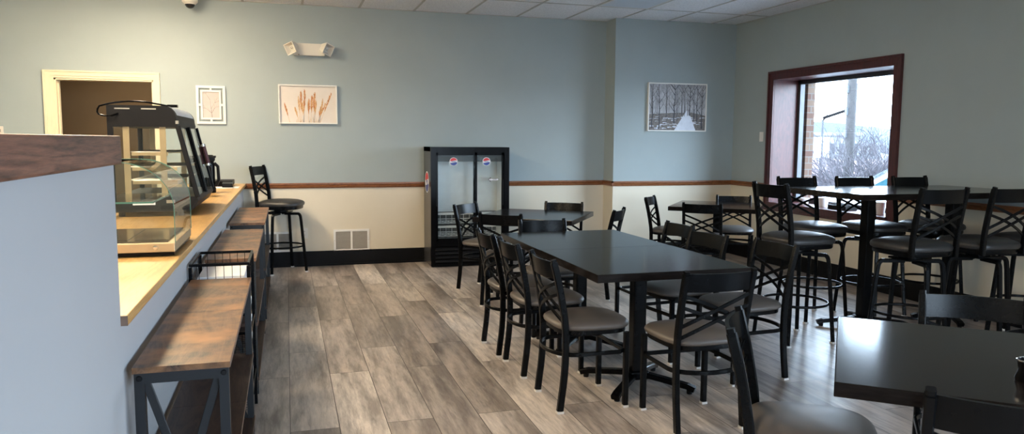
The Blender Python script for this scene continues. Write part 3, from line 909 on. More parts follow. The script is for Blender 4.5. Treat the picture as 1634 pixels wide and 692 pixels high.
obj('dark_reflection_strip', B(.04, W_ - .04, .052, .058, 1.205, 1.315), M['darkpanel'], body)  # dark strip standing in for the dark reflection along the door tops
bm = bmesh.new()
gz0, gz1 = .32, 1.29
box(bm, 0, W_, 0, .03, gz1 + .02, fh); box(bm, 0, W_, 0, .03, .30 - .06, gz0 - .02)
box(bm, 0, .06, 0, .03, gz0 - .02, gz1 + .02); box(bm, W_ - .06, W_, 0, .03, gz0 - .02, gz1 + .02)
box(bm, 0, W_, 0, .03, .015, .045); box(bm, 0, .05, 0, .03, .045, .24); box(bm, W_ - .05, W_, 0, .03, .045, .24)
obj('front_frame', bm, M['black'], t)
bm = bmesh.new()
for i in range(4):
    z = .055 + i * .046
    prism(bm, [(.0, z), (.004, z + .001), (.026, z + .026), (.026, z + .034), (.02, z + .034), (0, z + .008)], .05, W_ - .05, axis='x')
obj('kick_grille', bm, M['blackmatte'], t)
bm = bmesh.new(); box(bm, .02, W_ - .02, .06, D_ - .02, 0, .02); obj('plinth', bm, M['blackmatte'], t)
def slide_door(x0, x1, y):
    bm = bmesh.new(); s = .028
    box(bm, x0, x0 + s, y, y + .014, gz0 - .02, gz1 + .02); box(bm, x1 - s, x1, y, y + .014, gz0 - .02, gz1 + .02)
    box(bm, x0, x1, y, y + .014, gz0 - .02, gz0 + .012); box(bm, x0, x1, y, y + .014, gz1 - .012, gz1 + .02)
    d = obj('door', bm, M['black'], t)
    obj('pane', B(x0 + s - .004, x1 - s + .004, y + .005, y + .009, gz0, gz1), M['glass'], d)
    return d
dm = W_ * .565
d1 = slide_door(.055, dm + .02, .012); d2 = slide_door(dm - .02, W_ - .055, .03)
for d, x, y in ((d1, .062, .004), (d2, W_ - .075, .012)):
    obj('handle', B(x, x + .012, y, y + .012, .70, 1.0), M['blackmatte'], d)
for zt in (.60, .45):
    bm = bmesh.new()
    for i in range(13):
        x = .05 + i * (W_ - .10) / 12
        sweep(bm, [(x, .07, zt), (x, .07, zt - .10), (x, D_ - .06, zt - .10)], .005, .005, rnd=6)
    for z, y in ((zt, .07), (zt - .05, .07), (zt - .10, .07), (zt - .10, .2), (zt - .10, .33)): sweep(bm, [(.04, y, z), (W_ - .04, y, z)], .007, .007, ref=(0, 0, 1), rnd=6)
    box(bm, .04, W_ - .04, .062, .068, zt - .004, zt + .022)
    obj('wire_shelf', bm, M['wire'], t)
obj('fill_strip', B(W_ / 2 - .02, W_ / 2 + .02, .062, .075, fh - .075, fh - .058), M['fillglow'], body)  # glowing strip added to brighten the fridge interior
# round tricolour badges and arrow sticker
def badge(bm, r, to3, n=32):
    """white disc, red upper, blue lower lens; to3 maps (u,v,lift)->xyz"""
    def poly(pts, lift, mi):
        f = bm.faces.new([bm.verts.new(to3(u, v, lift)) for u, v in pts]); f.material_index = mi
    poly([(r * math.cos(2 * PI * k / n), r * math.sin(2 * PI * k / n)) for k in range(n)], .0008, 0)
    q = r * .88
    wave = lambda u, o: o * q + .10 * q * math.sin(u / q * 2.2)
    for s, mi, o in ((1, 1, .26), (-1, 2, -.26)):
        a0 = math.asin(.26)
        arc_ = [(q * math.cos(a), s * q * math.sin(a)) for a in [a0 + (PI - 2 * a0) * k / 20 for k in range(21)]]
        x_ = arc_[-1][0]
        edge = [(x_ + (-2 * x_) * k / 14, wave(x_ + (-2 * x_) * k / 14, o)) for k in range(1, 14)]
        poly(arc_ + edge, .0013, mi)
BM3 = [M['paper'], M['red'], M['blue']]
RXm = Matrix.Rotation(PI / 2, 4, 'X')
for d, x, y in ((d1, .265, .012), (d2, .655, .030)):
    bm = bmesh.new(); badge(bm, .048, lambda u, v, l: (x + u, y + .004 - l, 1.205 + v))
    text_mesh(bm, 'PEPSI', .022, Matrix.Translation((x, y + .0022, 1.205)) @ RXm, 2)
    obj('round_badge', bm, BM3, d)
bm = bmesh.new(); badge(bm, .125, lambda u, v, l: (-l, .24 - u, .965 + v))
text_mesh(bm, 'PEPSI', .06, Matrix.Translation((-.0016, .24, .965)) @ Matrix.Rotation(-PI / 2, 4, 'Z') @ RXm, 2)
obj('side_badge', bm, BM3, body)
bm = bmesh.new()
yq = .0325
def quad(u0, u1, v0, v1, l, mi):
    bm.faces.new([bm.verts.new((a, yq - l, b)) for a, b in ((u0, v0), (u1, v0), (u1, v1), (u0, v1))]).material_index = mi
quad(.705, .80, .985, 1.01, .0005, 1)
bm.faces.new([bm.verts.new((a, yq - .0005, b)) for a, b in ((.675, .9975), (.705, .97), (.705, 1.025))]).material_index = 1
bm.faces.new([bm.verts.new((a, yq - .001, b)) for a, b in ((.684, .9975), (.702, .980), (.702, 1.015))]).material_index = 0
quad(.704, .797, .988, 1.007, .001, 0)
text_mesh(bm, 'SLIDE', .020, Matrix.Translation((.752, yq - .0015, .9975)) @ RXm, 1)
obj('arrow_sticker', bm, [M['paper'], M['black']], d2)

# ------------------------------------------------------------------ wall fittings
def grille(name, label, x0, x1, z0, z1):
    t = thing(name, label, 'vent', (x0, BY, z0), group='return air vents')
    w, h = x1 - x0, z1 - z0; f = .024
    bm = bmesh.new()
    box(bm, 0, w, -.012, 0, 0, f); box(bm, 0, w, -.012, 0, h - f, h); box(bm, 0, f, -.012, 0, f, h - f); box(bm, w - f, w, -.012, 0, f, h - f)
    box(bm, w / 2 - .011, w / 2 + .011, -.011, 0, f, h - f)
    obj('frame', bm, M['white'], t)
    for a, b in ((f, w / 2 - .011), (w / 2 + .011, w - f)):
        bm = bmesh.new(); n = 16
        for i in range(n):
            z = f + (h - 2 * f) * i / n; s = (h - 2 * f) / n
            prism(bm, [(-.009, z), (-.009, z + s * .25), (-.001, z + s * .9), (-.001, z + s * .6)], a, b, axis='x')
        obj('louvres', bm, M['louver'], t)
    bm = bmesh.new()
    for x in (.012, w - .012): lathe(bm, [(0, -.0145), (.004, -.0135), (.005, -.012)], 10, (x, 0, h / 2), axis='y')
    obj('screw', bm, M['steel'], t)
    return t
grille('air_vent', 'white return air vent low on the cream wall between stool and fridge', .50, .908, .160, .413)
grille('air_vent', 'white air vent low on the wall behind the lone bar stool', -.28, .045, .175, .405)

t = thing('wall_outlet', 'white power outlet low on the wall right of the lone bar stool', 'outlet', (.178, BY, .38))
bm = bmesh.new(); box(bm, -.037, .037, -.006, 0, -.06, .06, bev=.002); obj('cover_plate', bm, M['whiteplastic'], t)
for z in (.02, -.02):
    bm = bmesh.new(); lathe(bm, [(0, -.008), (.015, -.008), (.0165, -.006)], 18, (0, 0, z), axis='y'); s = obj('socket', bm, M['whiteplastic'], t)
    bm = bmesh.new(); box(bm, -.007, -.004, -.0085, -.0078, z - .003, z + .007); box(bm, .004, .007, -.0085, -.0078, z - .003, z + .007); obj('slots', bm, M['black'], s)

t = thing('light_switch', 'white light switch on the right wall left of the window', 'switch', (RX, 7.96, 1.512))
bm = bmesh.new(); box(bm, -.006, 0, -.037, .037, -.058, .058, bev=.002); obj('cover_plate', bm, M['white'], t)
bm = bmesh.new(); box(bm, -.010, -.006, -.016, .016, -.032, .032, bev=.001); obj('rocker', bm, M['white'], t)
t = thing('thermostat', 'small white wall plate at the far left edge above the ledge', 'wall plate', (-2.79, BY, 1.50))
bm = bmesh.new(); box(bm, -.045, .045, -.02, 0, -.06, .06, bev=.005); obj('cover_plate', bm, M['whiteplastic'], t)
bm = bmesh.new(); box(bm, -.025, .025, -.022, -.02, .0, .03); obj('display', bm, M['louver'], t)

# emergency light
t = thing('emergency_light', 'cream twin-head emergency light high on the back wall', 'emergency light', (.270, BY, 2.44))
bm = bmesh.new(); prism(bm, [(-.165, -.068), (.165, -.068), (.155, .062), (-.155, .062)], -.07, 0); 
obj('housing', bm, M['whiteplastic'], t)
bm = bmesh.new(); box(bm, -.16, .16, -.072, -.068, -.068, -.060); obj('lower_lip', bm, M['whiteplastic'], t)
for s in (-1, 1):
    bm = bmesh.new()
    mt = Matrix.Translation((s * .165, -.075, .012)) @ Matrix.Rotation(s * math.radians(40), 4, 'Z') @ Matrix.Rotation(s * math.radians(18), 4, 'Y') @ Matrix.Rotation(math.radians(15), 4, 'X')
    def fr(y, a): return [bm.verts.new(mt @ Vector((u * a, y, v * a))) for u, v in ((-1, -1), (1, -1), (1, 1), (-1, 1))]
    back, lip, lip2, deep = fr(.03, .036), fr(-.075, .062), fr(-.075, .054), fr(-.03, .03)
    bm.faces.new(back)
    for a, b, mi in ((back, lip, 0), (lip, lip2, 0), (lip2, deep, 1)):
        for j in range(4): bm.faces.new((a[j], a[(j + 1) % 4], b[(j + 1) % 4], b[j])).material_index = mi
    bm.faces.new(deep).material_index = 1
    hd = obj('lamp_head', bm, [M['whiteplastic'], M['whiteplastic']], t)
    bm = bmesh.new()
    bmesh.ops.create_uvsphere(bm, u_segments=12, v_segments=8, radius=.014, matrix=mt @ Matrix.Translation((0, -.036, 0)))
    obj('bulb', bm, M['chrome'], hd, smooth=True)
bm = bmesh.new(); box(bm, -.118, -.108, -.074, -.07, -.066, -.058); obj('test_button', bm, M['black'], t)

# dome camera
t = thing('dome_camera', 'white dome security camera under the ceiling near the back wall', 'security camera', (-.93, 8.70, CZ))
bm = bmesh.new(); lathe(bm, [(0, 0), (.075, 0), (.078, -.02), (.078, -.062), (.066, -.078), (.05, -.082), (0, -.082)], 28); obj('housing', bm, M['whiteplastic'], t, smooth=True)
bm = bmesh.new(); lathe(bm, [(.05, -.078)] + [(.05 * math.cos(a), -.082 - .05 * math.sin(a)) for a in [PI / 2 * k / 8 for k in range(9)]], 24); obj('dome', bm, M['darkdome'], t, smooth=True)
bm = bmesh.new(); lathe(bm, [(.049, -.076), (.056, -.078), (.056, -.088), (.049, -.090), (.049, -.076)], 24); obj('trim_ring', bm, M['whiteplastic'], t, smooth=True)

# ceiling lights: lay-in troffers (the one over the seating is off)
def troffer(ix, y1, on, label):
    x0 = .205 + TP * ix
    t = thing('ceiling_light', label, 'ceiling light', (x0, y1 - 1.24, CZ))
    bm = bmesh.new()
    for a in ((.014, .03, .014, 1.226), (TP - .03, TP - .014, .014, 1.226), (.03, TP - .03, .014, .03), (.03, TP - .03, 1.21, 1.226)): box(bm, *a, -.008, 0)
    obj('frame', bm, M['white'], t)
    if on: bm = bmesh.new(); box(bm, .05, TP - .05, .04, 1.20, -.085, -.008, bev=.02)
    else: bm = B(.03, TP - .03, .03, 1.21, -.006, -.001)
    obj('diffuser', bm, M['lampwarm'] if on else M['diffuser'], t)
    return t
troffer(5, 7.88, False, 'unlit pale blue ceiling light panel above the corner near the projecting wall')
troffer(-3, 7.88, True, 'lit warm ceiling panel over the service side near the back wall')
troffer(-3, 4.16, True, 'lit warm ceiling panel over the service side by the heated case')
troffer(-3, .44, True, 'lit warm ceiling panel over the service side beside the tall half wall')


# ------------------------------------------------------------------ pictures
def art_mats(): pass
M['print_cream'] = plain('cream_print_ground', (.74, .67, .60), .6, var=.04, scale=4)
M['print_pink'] = plain('pale_mauve_print_ground', (.52, .47, .45), .6, var=.05, scale=8)
M['print_line'] = plain('grey_ink', (.20, .17, .15), .6)
M['print_rust'] = plain('rust_ink', (.50, .19, .06), .6, var=.25, scale=90)
M['print_straw'] = plain('straw_ink', (.66, .42, .19), .6, var=.2, scale=90)
M['pale_ink'] = plain('pale_straw_ink', (.68, .60, .44), .6)
M['frame_white'] = plain('white_frame', (.80, .78, .72), .4, var=.02)

def stroke(bm, pts, w, y, mi, taper=True):
    """flat ribbon in the x-z plane at depth y"""
    L_, R_ = [], []
    n = len(pts)
    for i, (x, z) in enumerate(pts):
        a = pts[max(0, i - 1)]; b = pts[min(n - 1, i + 1)]
        dx, dz = b[0] - a[0], b[1] - a[1]; l = math.hypot(dx, dz) or 1
        ww = w * (1 - .8 * i / (n - 1) if taper else 1) / 2
        L_.append(bm.verts.new((x - dz / l * ww, y, z + dx / l * ww))); R_.append(bm.verts.new((x + dz / l * ww, y, z - dx / l * ww)))
    for i in range(n - 1): bm.faces.new((L_[i], R_[i], R_[i + 1], L_[i + 1])).material_index = mi

R = random.Random(3)
# open-fret white frame with a twig print
t = thing('framed_print', 'small white fretwork frame with a grey twig print left of the grass picture', 'picture', (-.770, BY, 1.812))
hw, hh = .148, .205
bm = bmesh.new()
def rect_frame(hw, hh, w, y0, y1):
    box(bm, -hw, -hw + w, y0, y1, -hh, hh); box(bm, hw - w, hw, y0, y1, -hh, hh)
    box(bm, -hw + w, hw - w, y0, y1, -hh, -hh + w); box(bm, -hw + w, hw - w, y0, y1, hh - w, hh)
rect_frame(hw, hh, .026, -.024, 0); rect_frame(.103, .157, .018, -.022, -.002)
box(bm, -.010, .010, -.021, -.002, .157, .180); box(bm, -.010, .010, -.021, -.002, -.180, -.157)
box(bm, -.123, -.103, -.021, -.002, -.012, .012); box(bm, .103, .123, -.021, -.002, -.012, .012)
obj('frame', bm, M['frame_white'], t)
bm = bmesh.new(); box(bm, -.088, .088, -.012, -.003, -.142, .142, 0)
yy = -.0125
def twig(x, z, a, l, w, d):
    pts = [(x, z)]
    for i in range(4):
        a += R.uniform(-.12, .12); x += math.sin(a) * l / 4; z += math.cos(a) * l / 4; pts.append((x, z))
    stroke(bm, pts, w, yy, 1 if d < 3 else R.choice((1, 2, 2)))
    if d < 4:
        for k in range(4 if d < 2 else 3): 
            p = pts[R.randint(1, 4)]; twig(p[0], p[1], a + R.choice((-1, 1)) * R.uniform(.35, .8), l * .52, w * .62, d + 1)
twig(.008, -.135, -.03, .19, .005, 0)
for p_ in bm.verts:
    if p_.co.y < -.0122: p_.co.x = max(-.084, min(.084, p_.co.x)); p_.co.z = max(-.138, min(.138, p_.co.z))
obj('print', bm, [M['print_pink'], M['print_line'], M['pale_ink']], t)

# pampas grass picture
t = thing('framed_print', 'white framed print of rust coloured pampas grass on cream', 'picture', (.247, BY, 1.836))
hw, hh = .318, .216
bm = bmesh.new(); rect_frame(hw, hh, .014, -.036, 0); obj('frame', bm, M['frame_white'], t)
bm = bmesh.new(); box(bm, -hw + .014, hw - .014, -.016, -.004, -hh + .014, hh - .014, 0)
def plume(x, z0, z1, lean, w, mi):
    yb_ = -.0164 - R.uniform(0, .0008)
    ztop = z1; L_ = z1 - z0
    stroke(bm, [(x, z0), (x + lean * .5, z0 + L_ * .55), (x + lean, z1)], .0035, yb_, 2 if R.random() < .5 else 3)
    for i in range(130):
        u = R.uniform(.38, 1.0); zc = z0 + L_ * u; xc = x + lean * u
        ww = w * math.sin(PI * min(1, (1.04 - u) / .66)) ** .8
        s = R.choice((-1, 1)); q = R.uniform(.2, 1) * ww
        stroke(bm, [(xc, zc), (xc + s * q * .6, zc + .010), (xc + s * q, zc + R.uniform(.012, .03))], .006, yb_ - .0002 * R.random(), mi if R.random() < .75 else (2 if mi == 1 else 1))
zb = -hh + .016
for x, h, ln, w, mi in ((-.20, .19, -.055, .012, 1), (-.085, .27, -.02, .012, 2), (-.10, .15, -.045, .012, 2), (-.075, .33, .0, .018, 1), (-.045, .35, .01, .017, 1), (-.05, .2, -.01, .016, 2),
                        (.0, .24, .01, .018, 1), (.03, .285, .015, .02, 1), (.055, .32, .02, .021, 1), (.06, .22, .03, .012, 2), (.11, .16, .03, .016, 1), (.125, .245, .035, .012, 2), (.13, .315, .125, .014, 1), (.10, .2, .09, .012, 2)):
    plume(x, zb, zb + h, ln, w, mi)
for i in range(26):
    x = R.uniform(-.13, .16); stroke(bm, [(x, zb), (x + R.uniform(-.02, .02), zb + R.uniform(.02, .08))], .003, -.0168, R.choice((3, 2)))
obj('print', bm, [M['print_cream'], M['print_rust'], M['print_straw'], M['print_line']], t)

# winter forest path picture
M['forest_sky'] = plain('winter_sky_print', (.42, .42, .44), .6, var=.25, scale=16)
M['forest_path'] = plain('snow_path_print', (.66, .70, .78), .6, var=.08, scale=20)
M['forest_trunk'] = plain('dark_trunk_print', (.045, .045, .055), .6, var=.3, scale=40)
M['forest_mid'] = plain('grey_trunk_print', (.19, .18, .18), .6, var=.3, scale=40)
M['forest_scrub'] = plain('brown_scrub_print', (.15, .13, .12), .6, var=.4, scale=50)
t = thing('framed_print', 'white framed print of a grey winter forest path on the projecting wall', 'picture', (4.708, PY, 1.873))
hw, hh = .408, .298
bm = bmesh.new(); rect_frame(hw, hh, .013, -.034, 0); obj('frame', bm, M['frame_white'], t)
bm = bmesh.new(); box(bm, -hw + .013, hw - .013, -.026, -.004, -hh + .013, hh - .013, 0)
zb = -hh + .014; zt = hh - .014
def poly(pts, y, mi): bm.faces.new([bm.verts.new((a, y, b)) for a, b in pts]).material_index = mi
poly([(-hw + .014, zb), (hw - .014, zb), (hw - .014, -.10), (.2, -.06), (-.1, -.07), (-hw + .014, -.09)], -.0262, 4)
for i in range(60):   # snow patches between the scrub
    x = R.uniform(-hw + .03, hw - .03); z = R.uniform(zb, -.12); stroke(bm, [(x - .03, z), (x, z + .004), (x + .03, z)], R.uniform(.006, .02), -.0264, R.choice((0, 1)))
poly([(-.04, zb), (.26, zb), (.155, -.04), (.125, -.04)], -.0266, 1)
for i in range(28):
    x = R.uniform(-hw + .03, hw - .03); b = -.08 + R.uniform(-.03, .02); stroke(bm, [(x, b), (x + R.uniform(-.01, .01), .1), (x + R.uniform(-.02, .02), zt)], R.uniform(.004, .011), -.0268, 3)
def tree(x, z, w, top, y):
    pts = [(x, z)]; n = 7
    for i in range(1, n + 1): pts.append((x + R.uniform(-.008, .008), z + (top - z) * i / n))
    stroke(bm, pts, w, y, 2)
    for k in range(9):
        p = pts[R.randint(2, n - 1)]; s = R.choice((-1, 1)); l = R.uniform(.05, .13)
        q = (p[0] + s * l * .55, min(zt - .002, p[1] + l * .7)); q2 = (p[0] + s * l * .8, min(zt, p[1] + l * 1.4))
        q = (max(-hw + .016, min(hw - .016, q[0])), q[1]); q2 = (max(-hw + .016, min(hw - .016, q2[0])), q2[1])
        stroke(bm, [p, q, q2], w * .4, y - .0001, R.choice((2, 3)))
for i, (x, z, w) in enumerate(((-.35, -.26, .016), (-.255, -.27, .018), (-.045, -.20, .022), (.17, -.10, .016), (.225, -.17, .013), (.275, -.18, .014), (.345, -.265, .018), (-.155, -.12, .010), (.06, -.10, .009), (.10, -.08, .008), (-.005, -.18, .008))):
    tree(x, z, w, zt, -.0270 - i * .0001)
for i in range(420):   # hazy twig foliage
    x = R.uniform(-hw + .03, hw - .03); z = R.uniform(.02, zt - .01); a = R.uniform(0, PI); l = R.uniform(.006, .02)
    stroke(bm, [(x, z), (x + l * math.cos(a), min(zt, z + l * math.sin(a)))], .004, -.0282, R.choice((0, 3, 3, 4)))
obj('print', bm, [M['forest_sky'], M['forest_path'], M['forest_trunk'], M['forest_mid'], M['forest_scrub']], t)

# ------------------------------------------------------------------ window sill and table small things
def cup(x, y, z, r, h, label, name='paper_cup', cat='cup'):
    t = thing(name, label, cat, (x, y, z))
    bm = bmesh.new(); lathe(bm, [(0, 0), (r * .78, 0), (r, h), (r * .94, h), (r * .74, .006), (0, .006)], 20); obj('body', bm, M['paper'], t, smooth=True)
    bm = bmesh.new(); ring = [(r * math.cos(2 * PI * k / 24), r * math.sin(2 * PI * k / 24), h) for k in range(24)]; sweep(bm, ring, .005, .005, ref=(0, 0, 1), rnd=6, closed=True); obj('rim', bm, M['paper'], t, smooth=True)
cup(RX + .14, 6.98, WZ0, .055, .10, 'white paper cup on the window sill beside the black tray')
cup(RX + .13, 7.30, WZ0, .06, .075, 'wide white bowl on the left part of the window sill', 'bowl', 'bowl')
cup(RX + .12, 6.12, WZ0, .05, .12, 'tall white paper cup at the right end of the window sill')
t = thing('tray', 'low black tray on the window sill beside the white cup', 'tray', (RX + .12, 6.66, WZ0))
bm = bmesh.new(); box(bm, -.07, .07, -.14, .14, 0, .012)
for a in ((-.07, -.062, -.14, .14), (.062, .07, -.14, .14), (-.062, .062, -.14, -.132), (-.062, .062, .132, .14)): box(bm, *a, .012, .045)
obj('body', bm, M['blackmatte'], t)
bm = bmesh.new()
for s in (-1, 1): sweep(bm, [(-.04, s * .14, .04), (-.03, s * .155, .05), (.03, s * .155, .05), (.04, s * .14, .04)], .008, .008, rnd=8)
obj('handle', bm, M['blackmatte'], t, smooth=True)
t = thing('table_caddy', 'small black holder on the foreground table at the right frame edge', 'holder', (2.055, 1.615, TH))
bm = bmesh.new(); lathe(bm, [(0, 0), (.036, 0), (.038, .006), (.030, .03), (.034, .06), (.030, .06), (.026, .03), (0, .012)], 20); obj('body', bm, M['black'], t, smooth=True)
bm = bmesh.new(); ring = [(.034 * math.cos(2 * PI * k / 20), .034 * math.sin(2 * PI * k / 20), .06) for k in range(20)]; sweep(bm, ring, .006, .006, ref=(0, 0, 1), rnd=6, closed=True); obj('rim', bm, M['chrome'], t, smooth=True)

# ------------------------------------------------------------------ outside
GZ = -.35
M['asphalt'] = plain('pale_asphalt', (.22, .22, .225), .85, var=.1, scale=2)
M['mulch'] = plain('red_mulch_bank', (.062, .030, .030), .9, var=.3, scale=3)
M['twig'] = plain('grey_twigs', (.030, .024, .029), .8, var=.2)
M['pole'] = plain('weathered_pole', (.016, .014, .014), .8, var=.2)
M['galv'] = plain('galvanised_pole', (.018, .023, .028), .5, var=.1)
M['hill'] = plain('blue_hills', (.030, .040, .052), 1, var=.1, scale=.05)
M['carwhite'] = plain('white_car_paint', (.80, .80, .80), .25, var=.01, coat=.5)
M['carglass'] = plain('teal_car_glass', (.02, .07, .09), .1, var=.05)
M['leaf'] = plain('green_leaves', (.05, .085, .02), .6, var=.4, scale=30)
M['bldg'] = plain('pale_building', (.12, .125, .13), .8, var=.03)
bm = bmesh.new(); box(bm, RX + .2, 160, -60, 160, GZ - .1, GZ); struct('ground_outside', bm, M['asphalt'])
bm = bmesh.new(); box(bm, -40, RX + .2, -60, FY - .2, GZ - .1, GZ); struct('ground_front', bm, M['asphalt'])
def at(px, dist):      # point along a bearing seen through the window
    a = math.radians(16.62) + math.atan((px - 817) / 1204.5)
    return math.sin(a) * dist, math.cos(a) * dist
x, y = at(1352, 17)
t = thing('utility_pole', 'tall weathered wooden utility pole outside the window', 'pole', (x, y, GZ))
bm = bmesh.new(); lathe(bm, [(0, 0), (.10, 0), (.09, 4), (.075, 9), (0, 9)], 14); obj('post', bm, M['pole'], t, smooth=True)
bm = bmesh.new()
for k in range(5): box(bm, -.13, -.07, -.03, .03, 1.9 + k * .45, 2.05 + k * .45)
obj('pole_step', bm, M['galv'], t)
bm = bmesh.new(); box(bm, .085, .115, -.02, .02, .2, 3.0); obj('conduit', bm, M['galv'], t)
x, y = at(1308, 24)
t = thing('street_lamp', 'slim grey street lamp with a tilted flat head outside the window', 'street lamp', (x, y, GZ))
bm = bmesh.new(); lathe(bm, [(0, 0), (.055, 0), (.04, 2.45), (0, 2.45)], 12); obj('post', bm, M['galv'], t, smooth=True)
bm = bmesh.new(); sweep(bm, [(0, 0, 2.42), (.1, -.08, 2.6)], .05, .05, rnd=8)
d = Vector((.78, -.62, 0))
sweep(bm, [Vector((0, 0, 2.50)) + d * 0, Vector((0, 0, 2.72)) + d * .62], .08, .30, ref=(0, 0, 1)); obj('lamp_head', bm, M['black'], t)
bm = bmesh.new(); box(bm, -.25, .25, -.03, .03, 1.35, 1.95); obj('sign_panel', bm, M['paper'], t)
# red bank and hill line
bm = bmesh.new()
n = 26
rows = []
for i in range(n + 1):
    a = math.radians(28 + 26 * i / n)
    rows.append([bm.verts.new((math.sin(a) * r, math.cos(a) * r, z)) for r, z in ((26, GZ - .05), (29, GZ + .55 + R.uniform(0, .15)), (38, GZ + .95 + R.uniform(0, .15)), (50, GZ + .8), (52, GZ - .05))])
for a, b in zip(rows, rows[1:]):
    for j in range(4): bm.faces.new((a[j], a[j + 1], b[j + 1], b[j]))
    bm.faces.new((a[0], a[4], b[4], b[0]))
bm.faces.new(rows[0]); bm.faces.new(rows[-1])
struct('ground_bank', bm, M['mulch'], smooth=True)
bm = bmesh.new(); rows = []
for i in range(61):
    a = math.radians(15 + 60 * i / 60); h = 2.2 + 1.4 * math.sin(i * .35) + R.uniform(-.3, .3)
    rows.append([bm.verts.new((math.sin(a) * r, math.cos(a) * r, z)) for r, z in ((140, GZ), (150, max(.8, h * .7 + 2.6)), (170, GZ))])
for a, b in zip(rows, rows[1:]):
    for j in range(3): bm.faces.new((a[j], a[(j + 1) % 3], b[(j + 1) % 3], b[j]))
bm.faces.new(rows[0]); bm.faces.new(rows[-1])
struct('ground_hills', bm, M['hill'], smooth=True)
for px, dist, w, h, l in ((1298, 70, 5, 2.0, 'small pale flat building far outside behind the street lamp'), (1330, 62, 3.4, 2.3, 'pale far building just left of the utility pole'), (1362, 75, 4.2, 1.5, 'low pale far building right of the utility pole')):
    x, y = at(px, dist)
    t = thing('far_building', l, 'building', (x, y, GZ), -math.radians(40))
    bm = bmesh.new(); box(bm, -w / 2, w / 2, 0, 3, 0, h); obj('wall', bm, M['bldg'], t)
    bm = bmesh.new(); box(bm, -w / 2 - .2, w / 2 + .2, -.2, 3.2, h, h + .25); obj('roof', bm, M['bldg'], t)
    bm = bmesh.new()
    for k in range(4): box(bm, -w / 2 + .4 + k * w / 4.4, -w / 2 + .9 + k * w / 4.4, -.03, 0, h * .4, h * .75)
    obj('windows', bm, M['galv'], t)
def bush(px, dist, rad, hgt, label, leafy=False, nst=46):
    x, y = at(px, dist)
    bm = bmesh.new(); tips = []
    def br(p, d, l, w, dep):
        q = p + d * l
        sweep(bm, [p, (p + q) / 2 + Vector((R.uniform(-.1, .1), R.uniform(-.1, .1), 0)) * l * .4, q], w, w, rnd=4)
        tips.append(q)
        if dep:
            for k in range(3):
                e = (d + Vector((R.uniform(-.8, .8), R.uniform(-.8, .8), R.uniform(-.4, .5)))).normalized(); br(p.lerp(q, R.uniform(.35, 1)), e, l * .6, w * .68, dep - 1)
    for i in range(nst):
        a = R.uniform(0, 2 * PI); d = Vector((math.cos(a) * R.uniform(.3, 1.1), math.sin(a) * R.uniform(.3, 1.1), 1)).normalized()
        br(Vector((R.uniform(-rad, rad) * .6, R.uniform(-rad, rad) * .6, 0)), d, hgt * R.uniform(.3, .5), .022, 3)
    t = thing('bare_bush' if not leafy else 'green_shrub', label, 'bush', (x, y, GZ))
    obj('branches', bm, M['twig'], t)
    if leafy:
        bm = bmesh.new()
        for q in tips:
            for k in range(5):
                c = q + Vector((R.uniform(-.06, .06),) * 3); u = Vector((R.uniform(-1, 1), R.uniform(-1, 1), R.uniform(-1, 1))).normalized() * .05; v = u.orthogonal().normalized() * .025
                bm.faces.new([bm.verts.new(c + s) for s in (-u, v, u, -v)])
        obj('leaves', bm, M['leaf'], t)
bush(1394, 16.4, .8, 2.8, 'bare grey bush outside just right of the utility pole', nst=48)
bush(1424, 20.5, 1.3, 3.4, 'bare grey bush outside behind the white car', nst=60)
bush(1330, 21.5, 1.0, 1.7, 'bare low bush outside between street lamp and utility pole', nst=30)
bush(1312, 10.9, .15, .62, 'small green shrub outside at the foot of the street lamp', True, 14)

# white car
cx, cy = at(1400, 13.5)
ang = math.radians(-43)
cx += .75 * math.cos(ang); cy += .75 * math.sin(ang)
t = thing('car', 'white car with teal windows parked outside the window', 'car', (cx, cy, GZ), ang)
side = [(-1.80, .30), (-1.85, .62), (-1.74, .80), (-1.25, .95), (-.55, 1.38), (.1, 1.47), (.9, 1.42), (1.65, 1.02), (2.1, .95), (2.2, .6), (2.15, .30)]
bm = bmesh.new(); prism(bm, side, -.85, .85)
bmesh.ops.bevel(bm, geom=[e for e in bm.edges], offset=.05, segments=2, affect='EDGES')
body = obj('body', bm, M['carwhite'], t, smooth=True)
gl = [(-1.12, .96), (-.52, 1.33), (.1, 1.40), (.82, 1.36), (1.42, 1.02)]
for y in (-.853, .845):
    bm = bmesh.new(); prism(bm, gl, y, y + .008); obj('side_window', bm, M['carglass'], t)
bm = bmesh.new(); box(bm, .02, .09, -.857, .857, .98, 1.40); obj('door_pillar', bm, M['carwhite'], t)
bm = bmesh.new()
vs = [bm.verts.new(p) for p in ((-1.24, -.72, .985), (-1.24, .72, .985), (-.60, .66, 1.375), (-.60, -.66, 1.375))]; bm.faces.new(vs); bmesh.ops.solidify(bm, geom=bm.faces[:], thickness=.01); obj('windscreen', bm, M['carglass'], t)
for y in (-.92, .92):
    bm = bmesh.new(); bmesh.ops.create_uvsphere(bm, u_segments=12, v_segments=8, radius=.09, matrix=Matrix.Translation((-.95, y, 1.0)) @ Matrix.Diagonal((.6, 1, .8, 1))); obj('wing_mirror', bm, M['carwhite'], t, smooth=True)
for x in (-1.20, 1.4):
    for y in (-.86, .64):
        bm = bmesh.new(); lathe(bm, [(0, y), (.20, y), (.30, y), (.32, y + .03), (.32, y + .19), (.30, y + .22), (0, y + .22)], 24, (x, 0, .32), axis='y'); w_ = obj('wheel', bm, M['blackmatte'], t, smooth=True)
        bm = bmesh.new(); lathe(bm, [(0, y - .006), (.17, y - .004), (.19, y + .002)], 20, (x, 0, .32), axis='y'); obj('hub_cap', bm, M['steel'], w_)

